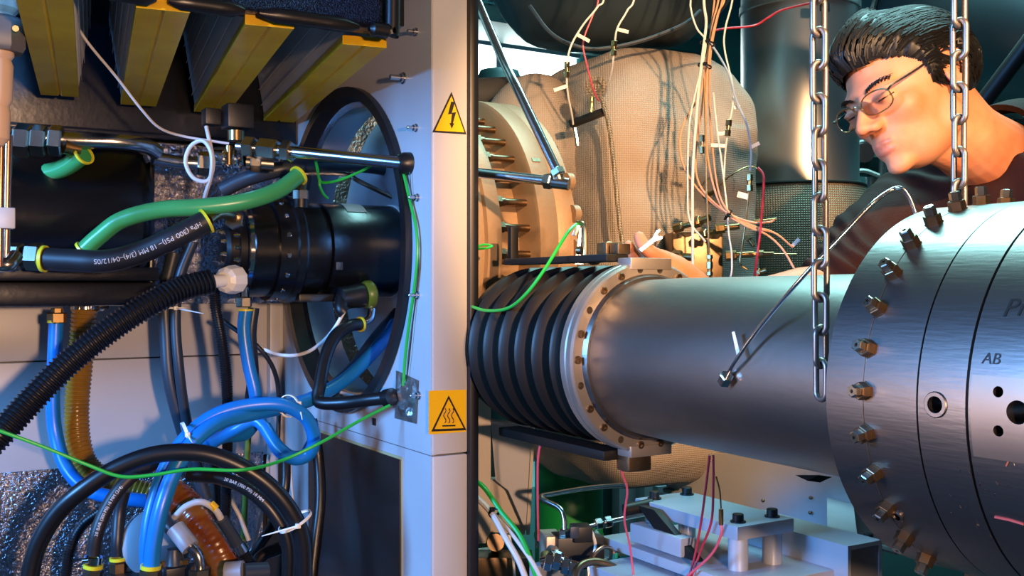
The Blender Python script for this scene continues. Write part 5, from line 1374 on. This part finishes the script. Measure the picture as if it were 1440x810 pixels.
for lab, pp, m, r in (('pale beige cable slanting down in front of pedestal', [(660, 690, 1.66), (690, 720, 1.62), (712, 758, 1.58), (730, 790, 1.56), (745, 830, 1.55)], 'cable', .0048),
                      ('thinner beige cable tied to the slanting cable', [(690, 718, 1.64), (715, 745, 1.60), (745, 785, 1.56), (770, 830, 1.55)], 'cable', .0036),
                      ('green yellow cable slanting down in front of pedestal', [(660, 672, 1.66), (680, 685, 1.63), (705, 720, 1.60), (735, 760, 1.57), (760, 830, 1.55)], 'gwire', .0038),
                      ('white cable hanging beside the pedestal foot', [(716, 752, 1.75), (722, 790, 1.75), (724, 830, 1.75)], 'nylon', .0024)):
    hose('cable', lab, 'cable', pp, r, m, n=8)
tie('black tie around beige cables at the pedestal', pix(695, 721, 1.62), pix(712, 758, 1.58)-pix(690, 720, 1.62), .0085, pix(700, 716, 1.60), m='rubber')
t = thing('green_tank', 'bright green steel tank standing under the blanket', 'tank', (0, 0, 0))
c = pix(800, 700, 2.55); t.location = (c.x, c.y, 0); t['_b'] = (c.x, c.y, 0)
MB().lathe((c.x, c.y, 0), (0, 0, 1), [(0, .08), (.01, .084), (CZ-.33, .084), (CZ-.30, .07)], 40).build('shell', 'greentank', t)
MB().lathe((c.x, c.y, CZ-.62), (0, 0, 1), [(0, .084), (.004, .0865), (.012, .0865), (.016, .084)], 40, caps=False).build('hoop', 'greentank', t)
# far steel uprights behind
for x, w, lab, m in ((885, .05, 'blue grey slotted upright behind the red wire', 'greytrim'), (852, .035, 'dark upright beside the green tank', 'tealdark'), (920, .05, 'perforated grey upright left of the clamp fixture', 'greytrim')):
    p = pix(x, 700, 2.9)
    t = thing('rack_upright', lab, 'upright', (p.x, p.y, 0))
    MB().span((p.x-w, p.y-.02, 0), (p.x+w, p.y+.02, CZ-.2), .003).build('post', m, t)
    if x > 900:
        sl2 = MB().span((-.02, -.012, -.009), (.02, .012, .009)).mesh('rung', Vector()); sl2.materials.append(M['greytrim'])
        for k in range(14): inst('rung', sl2, t, Matrix.Translation((p.x, p.y-.03, CZ-.56-.03*k)))
p = pix(1000, 800, 3.6)
MB().span((p.x-1.2, p.y, 0), (p.x+1.4, p.y+.4, CZ-.62), .01).build('plinth', mat('pale_teal_plinth', '#5f8e90', .5), None, 'long pale teal plinth far behind the clamp fixture', 'plinth')
# slotted white rail
t = thing('slotted_rail', 'pale slotted wiring duct rail behind the valve block', 'rail', pix(860, 800, 1.95))
A = pix(800, 800, 1.72); B = pix(965, 752, 2.05)
ax = (B-A).normalized(); R3 = Matrix((ax, Vector((0, 0, 1)).cross(ax), Vector((0, 0, 1)))).transposed()
MB().box((A+B)/2, ((B-A).length+.2, .018, .045), R3, bev=.002).build('duct', 'fixture', t)
sm3 = MB().span((-.0026, -.006, -.012), (.0026, .006, .012)).mesh('finger', Vector()); sm3.materials.append(M['fixture'])
for k in range(40):
    c = A+ax*((k/40)*(B-A).length*1.05); mw = R3.to_4x4(); mw.translation = c-R3 @ Vector((0, .0145, .006)); inst('finger', sm3, t, mw)
# solenoid block and lines
t = thing('valve_block', 'black and steel solenoid valve block under the bellows', 'valve', pix(815, 790, 1.62))
MB().box(pix(812, 773, 1.64), (.075, .05, .050), Matrix.Rotation(-.35, 3, 'Z'), bev=.002).build('black_body', 'blackmat', t)
MB().box(pix(775, 772, 1.655), (.028, .055, .052), Matrix.Rotation(-.35, 3, 'Z'), bev=.002).build('end_block', mat('cream_machined_block', '#cbb59c', .4, .4), t)
MB().box(pix(817, 749, 1.62), (.030, .034, .024), Matrix.Rotation(-.35, 3, 'Z'), bev=.002).build('coil', 'blackmat', t)
MB().box(pix(808, 749, 1.60), (.014, .004, .018), Matrix.Rotation(-.35, 3, 'Z'), bev=.001).build('name_plate', 'slate', t)
MB().cyl(pix(780, 773, 1.60), pix(780, 773, 1.63), .006, 12).build('screw', 'chrome', t)
MB().cyl(pix(767, 781, 1.62), pix(767, 781, 1.65), .008, 12).build('port', 'brass', t)
hexpart(t, pix(794, 749, 1.63), (0, 0, 1), .010, .010); hexpart(t, pix(794, 760, 1.63), (0, 0, 1), .009, .009)
hose('valve_line', 'bent bright steel line rising from the valve block', 'tube line', [(794, 755, 1.63), (793, 728, 1.64), (786, 714, 1.65), (765, 703, 1.67), (762, 698, 1.68), (775, 695, 1.70), (830, 686, 1.78), (880, 682, 1.85)], .0042, 'steel', k=8)
t, P = hosething('valve_line', 'straight steel line with unions reaching to the black end fitting', [(755, 768, 1.70), (762, 758, 1.69), (800, 748, 1.70), (850, 735, 1.72), (900, 724, 1.74), (928, 718, 1.75)], .0040, 'steel', 'tube line')
for x, y in ((842, 737), (855, 734)): hexpart(t, pix(x, y, 1.718), P[-1]-P[-12], .012, .010, 'chrome')
MB().cyl(pix(924, 719, 1.75), pix(940, 716, 1.74), .012, 16).build('end_socket', 'rubber', t)
t, P = hosething('fitting_row', 'row of bright compression fittings in front of valve block', [(760, 792, 1.56), (785, 788, 1.56), (815, 806, 1.55)], .008, 'chrome', 'fitting')
for x, y in ((772, 790), (784, 788), (796, 795), (806, 801)): hexpart(t, pix(x, y, 1.555), P[-1]-P[0], .012, .014, 'chrome')
for lab, pp, m, r in (('orange brown tube arching beside the green terminal', [(826, 830, 1.55), (830, 790, 1.56), (845, 771, 1.58), (860, 772, 1.60), (865, 785, 1.60)], 'copper', .0032),
                      ('brown cable loop in front of slotted rail', [(806, 830, 1.50), (812, 800, 1.52), (832, 790, 1.54), (858, 795, 1.55), (880, 812, 1.56)], 'gbolt', .0060),
                      ('white cable bending from the solenoid coil', [(831, 745, 1.62), (837, 765, 1.62), (834, 785, 1.62)], 'nylon', .0026)):
    hose('cable', lab, 'cable', pp, r, m, n=10)
t = thing('terminal_block', 'green terminal connectors on the slotted rail', 'terminal', pix(880, 795, 1.66))
MB().box(pix(878, 788, 1.66), (.03, .02, .02), bev=.002).build('green_block', 'tile', t)
MB().box(pix(900, 783, 1.68), (.02, .02, .018), bev=.002).build('green_block', 'tile', t)
MB().box(pix(891, 780, 1.67), (.010, .02, .03), bev=.002).build('black_block', 'blackmat', t)
MB().cyl(pix(865, 778, 1.60), pix(865, 800, 1.60), .004, 10).build('green_plug', 'tile', t)

# clamp fixture (plates on columns), along the exhaust line
def plate(t, x0, x1, y0, y1, z0, z1, nm='plate', m='fixture'): return MB().span((x0, y0, z0), (x1, y1, z1), .003).build(nm, m, t)
ZP = CZ-.330
a = onZ(927, 697, ZP); b = onZ(1093, 735, ZP)
t = thing('clamp_fixture', 'pale grey clamping fixture of plates on columns under pipe', 'fixture', (1.1, 1.22, CZ-.47))
fx0, fx1, fy0, fy1 = 1.0, 1.11, 1.06, 1.29
plate(t, fx0, fx1, fy0, fy1, ZP-.020, ZP, 'top_plate')
plate(t, fx0-.03, fx1+.03, fy0-.05, fy1+.05, ZP-.082, ZP-.066, 'bottom_plate')
for x in (fx0+.022, fx1-.022):
    for y in (fy0+.022, fy1-.022):
        MB().lathe((x, y, ZP-.068), (0, 0, 1), [(0, .014), (.048, .014)], 24).build('column', 'fixture', t)
        MB().lathe((x, y, ZP), (0, 0, 1), [(0, .011), (.002, .011), (.002, .008), (.011, .008), (.012, .007)], 16).build('socket_screw', 'blackmat', t)
MB().prism([(fx0-.006, fy1-.03, ZP-.004), (fx0-.006, fy1-.07, ZP-.004), (fx0-.006, fy0+.06, ZP-.060), (fx0-.006, fy0+.12, ZP-.060)], (-.012, 0, 0)).build('diagonal_lever', 'bracket', t)
MB().cyl((fx0-.035, fy1-.02, ZP-.012), (fx0+.01, fy1-.03, ZP-.006), .010, 14).build('lever_end', 'bracket', t)
plate(t, fx0-.025, fx0+.002, fy0+.09, fy1-.02, ZP-.060, ZP-.032, 'side_block')
t = thing('machine_frame', 'pale grey welded machine frame beneath the clamp fixture', 'frame', (1.15, 1.2, 0))
ZB = ZP-.083
plate(t, .90, 1.06, .985, 1.28, ZB-.10, ZB-.004, 'front_beam')
plate(t, 1.03, 1.21, 1.00, 1.40, ZB-.06, ZB-.018, 'deck')
for q in ((1.135, 1.205, ZB+.049, ZB+.055), (1.135, 1.205, ZB-.02, ZB-.014), (1.135, 1.141, ZB-.014, ZB+.049), (1.199, 1.205, ZB-.014, ZB+.049)): MB().span((q[0], .985, q[2]), (q[1], 1.22, q[3])).build('tube_wall', 'fixture', t)
MB().prism([(1.20, 1.02, ZB-.02), (1.20, 1.08, ZB-.02), (1.62, 1.46, ZB-.02), (1.62, 1.40, ZB-.02)], (0, 0, .05)).build('cross_beam', 'fixture', t)
plate(t, .92, .98, 1.0, 1.06, 0, ZB-.09, 'leg'); plate(t, 1.14, 1.20, 1.02, 1.08, 0, ZB-.05, 'leg')
plate(t, .92, .98, 1.2, 1.26, 0, ZB-.09, 'leg'); plate(t, 1.14, 1.20, 1.3, 1.36, 0, ZB-.05, 'leg')
for x, y in ((1.06, 1.02), (1.10, 1.36), (1.18, 1.38)):
    MB().lathe((x, y, ZB-.018), (0, 0, 1), [(0, .008), (.010, .008), (.011, .006)], 6).build('hex_bolt', 'steel', t)
t = thing('white_cover', 'white sheet metal cover panel under the drum and blanket', 'panel', (1.7, 1.3, CZ-.5))
A = pix(935, 690, 2.35); B = pix(1260, 770, 1.75); C0 = pix(1260, 650, 1.75)
nrm = Vector((B.y-A.y, A.x-B.x, 0)).normalized()
MB().prism([pix(940, 690, 2.35), pix(1260, 775, 1.75), pix(1260, 630, 1.75), pix(940, 640, 2.35)], nrm*.006).build('sheet', 'white', t)
MB().tube([pix(935, 689, 2.34), pix(1262, 776, 1.74)], .006, 8).build('lower_edge', 'greytrim', t)
MB().tube([pix(1146, 640, 1.93), pix(1146, 745, 1.93)], .0015, 6).build('fold', 'greytrim', t)
for x, y in ((1140, 700), (1139, 721), (1160, 727), (1073, 704)):
    MB().ball(pix(x, y, 1.92), .0035, 8, 6).build('rivet', 'gbolt', t)
hose('black_post', 'short black rod standing under the drum', 'rod', [(1221, 750, 1.5), (1221, 800, 1.5)], .007, 'rubber', n=10)
# red wires hanging
for lab, pp, m, r in (('pink wire hanging in front of the green tank edge', [(764, 612, 1.55), (757, 640, 1.56), (756, 690, 1.58), (757, 760, 1.62)], 'pink', .0018),
                      ('pink wire falling from lower flange block', [(872, 640, 1.42), (875, 665, 1.43), (882, 690, 1.45), (878, 730, 1.48), (886, 770, 1.5), (893, 830, 1.5)], 'pink', .0016),
                      ('red wire pair falling in front of the clamp fixture', [(998, 640, 1.40), (992, 690, 1.42), (985, 740, 1.45), (975, 790, 1.46), (962, 830, 1.46)], 'redw', .0017),
                      ('red wire beside the falling pair, bowing right', [(1003, 640, 1.40), (1003, 690, 1.41), (1000, 735, 1.43), (985, 775, 1.45), (966, 830, 1.45)], 'redw', .0017)):
    hose('hanging_wire', lab, 'wire', pp, r, m, n=8)
t = thing('probe_lead', 'pink lead with steel probe tip hanging right of red wires', 'wire', pix(1012, 780, 1.4))
MB().tube(path([(1007, 670, 1.40), (1012, 690, 1.40), (1014, 715, 1.40)], 5), .0012, 6).build('thin_wire', 'brass', t)
MB().tube([pix(1014, 716, 1.40), pix(1014, 738, 1.40)], .0032, 10).build('probe', 'brass', t)
MB().tube(path([(1014, 738, 1.40), (1014, 752, 1.40), (1000, 780, 1.42), (965, 812, 1.45), (950, 830, 1.46)], 6), .0018, 8).build('lead', 'pink', t)
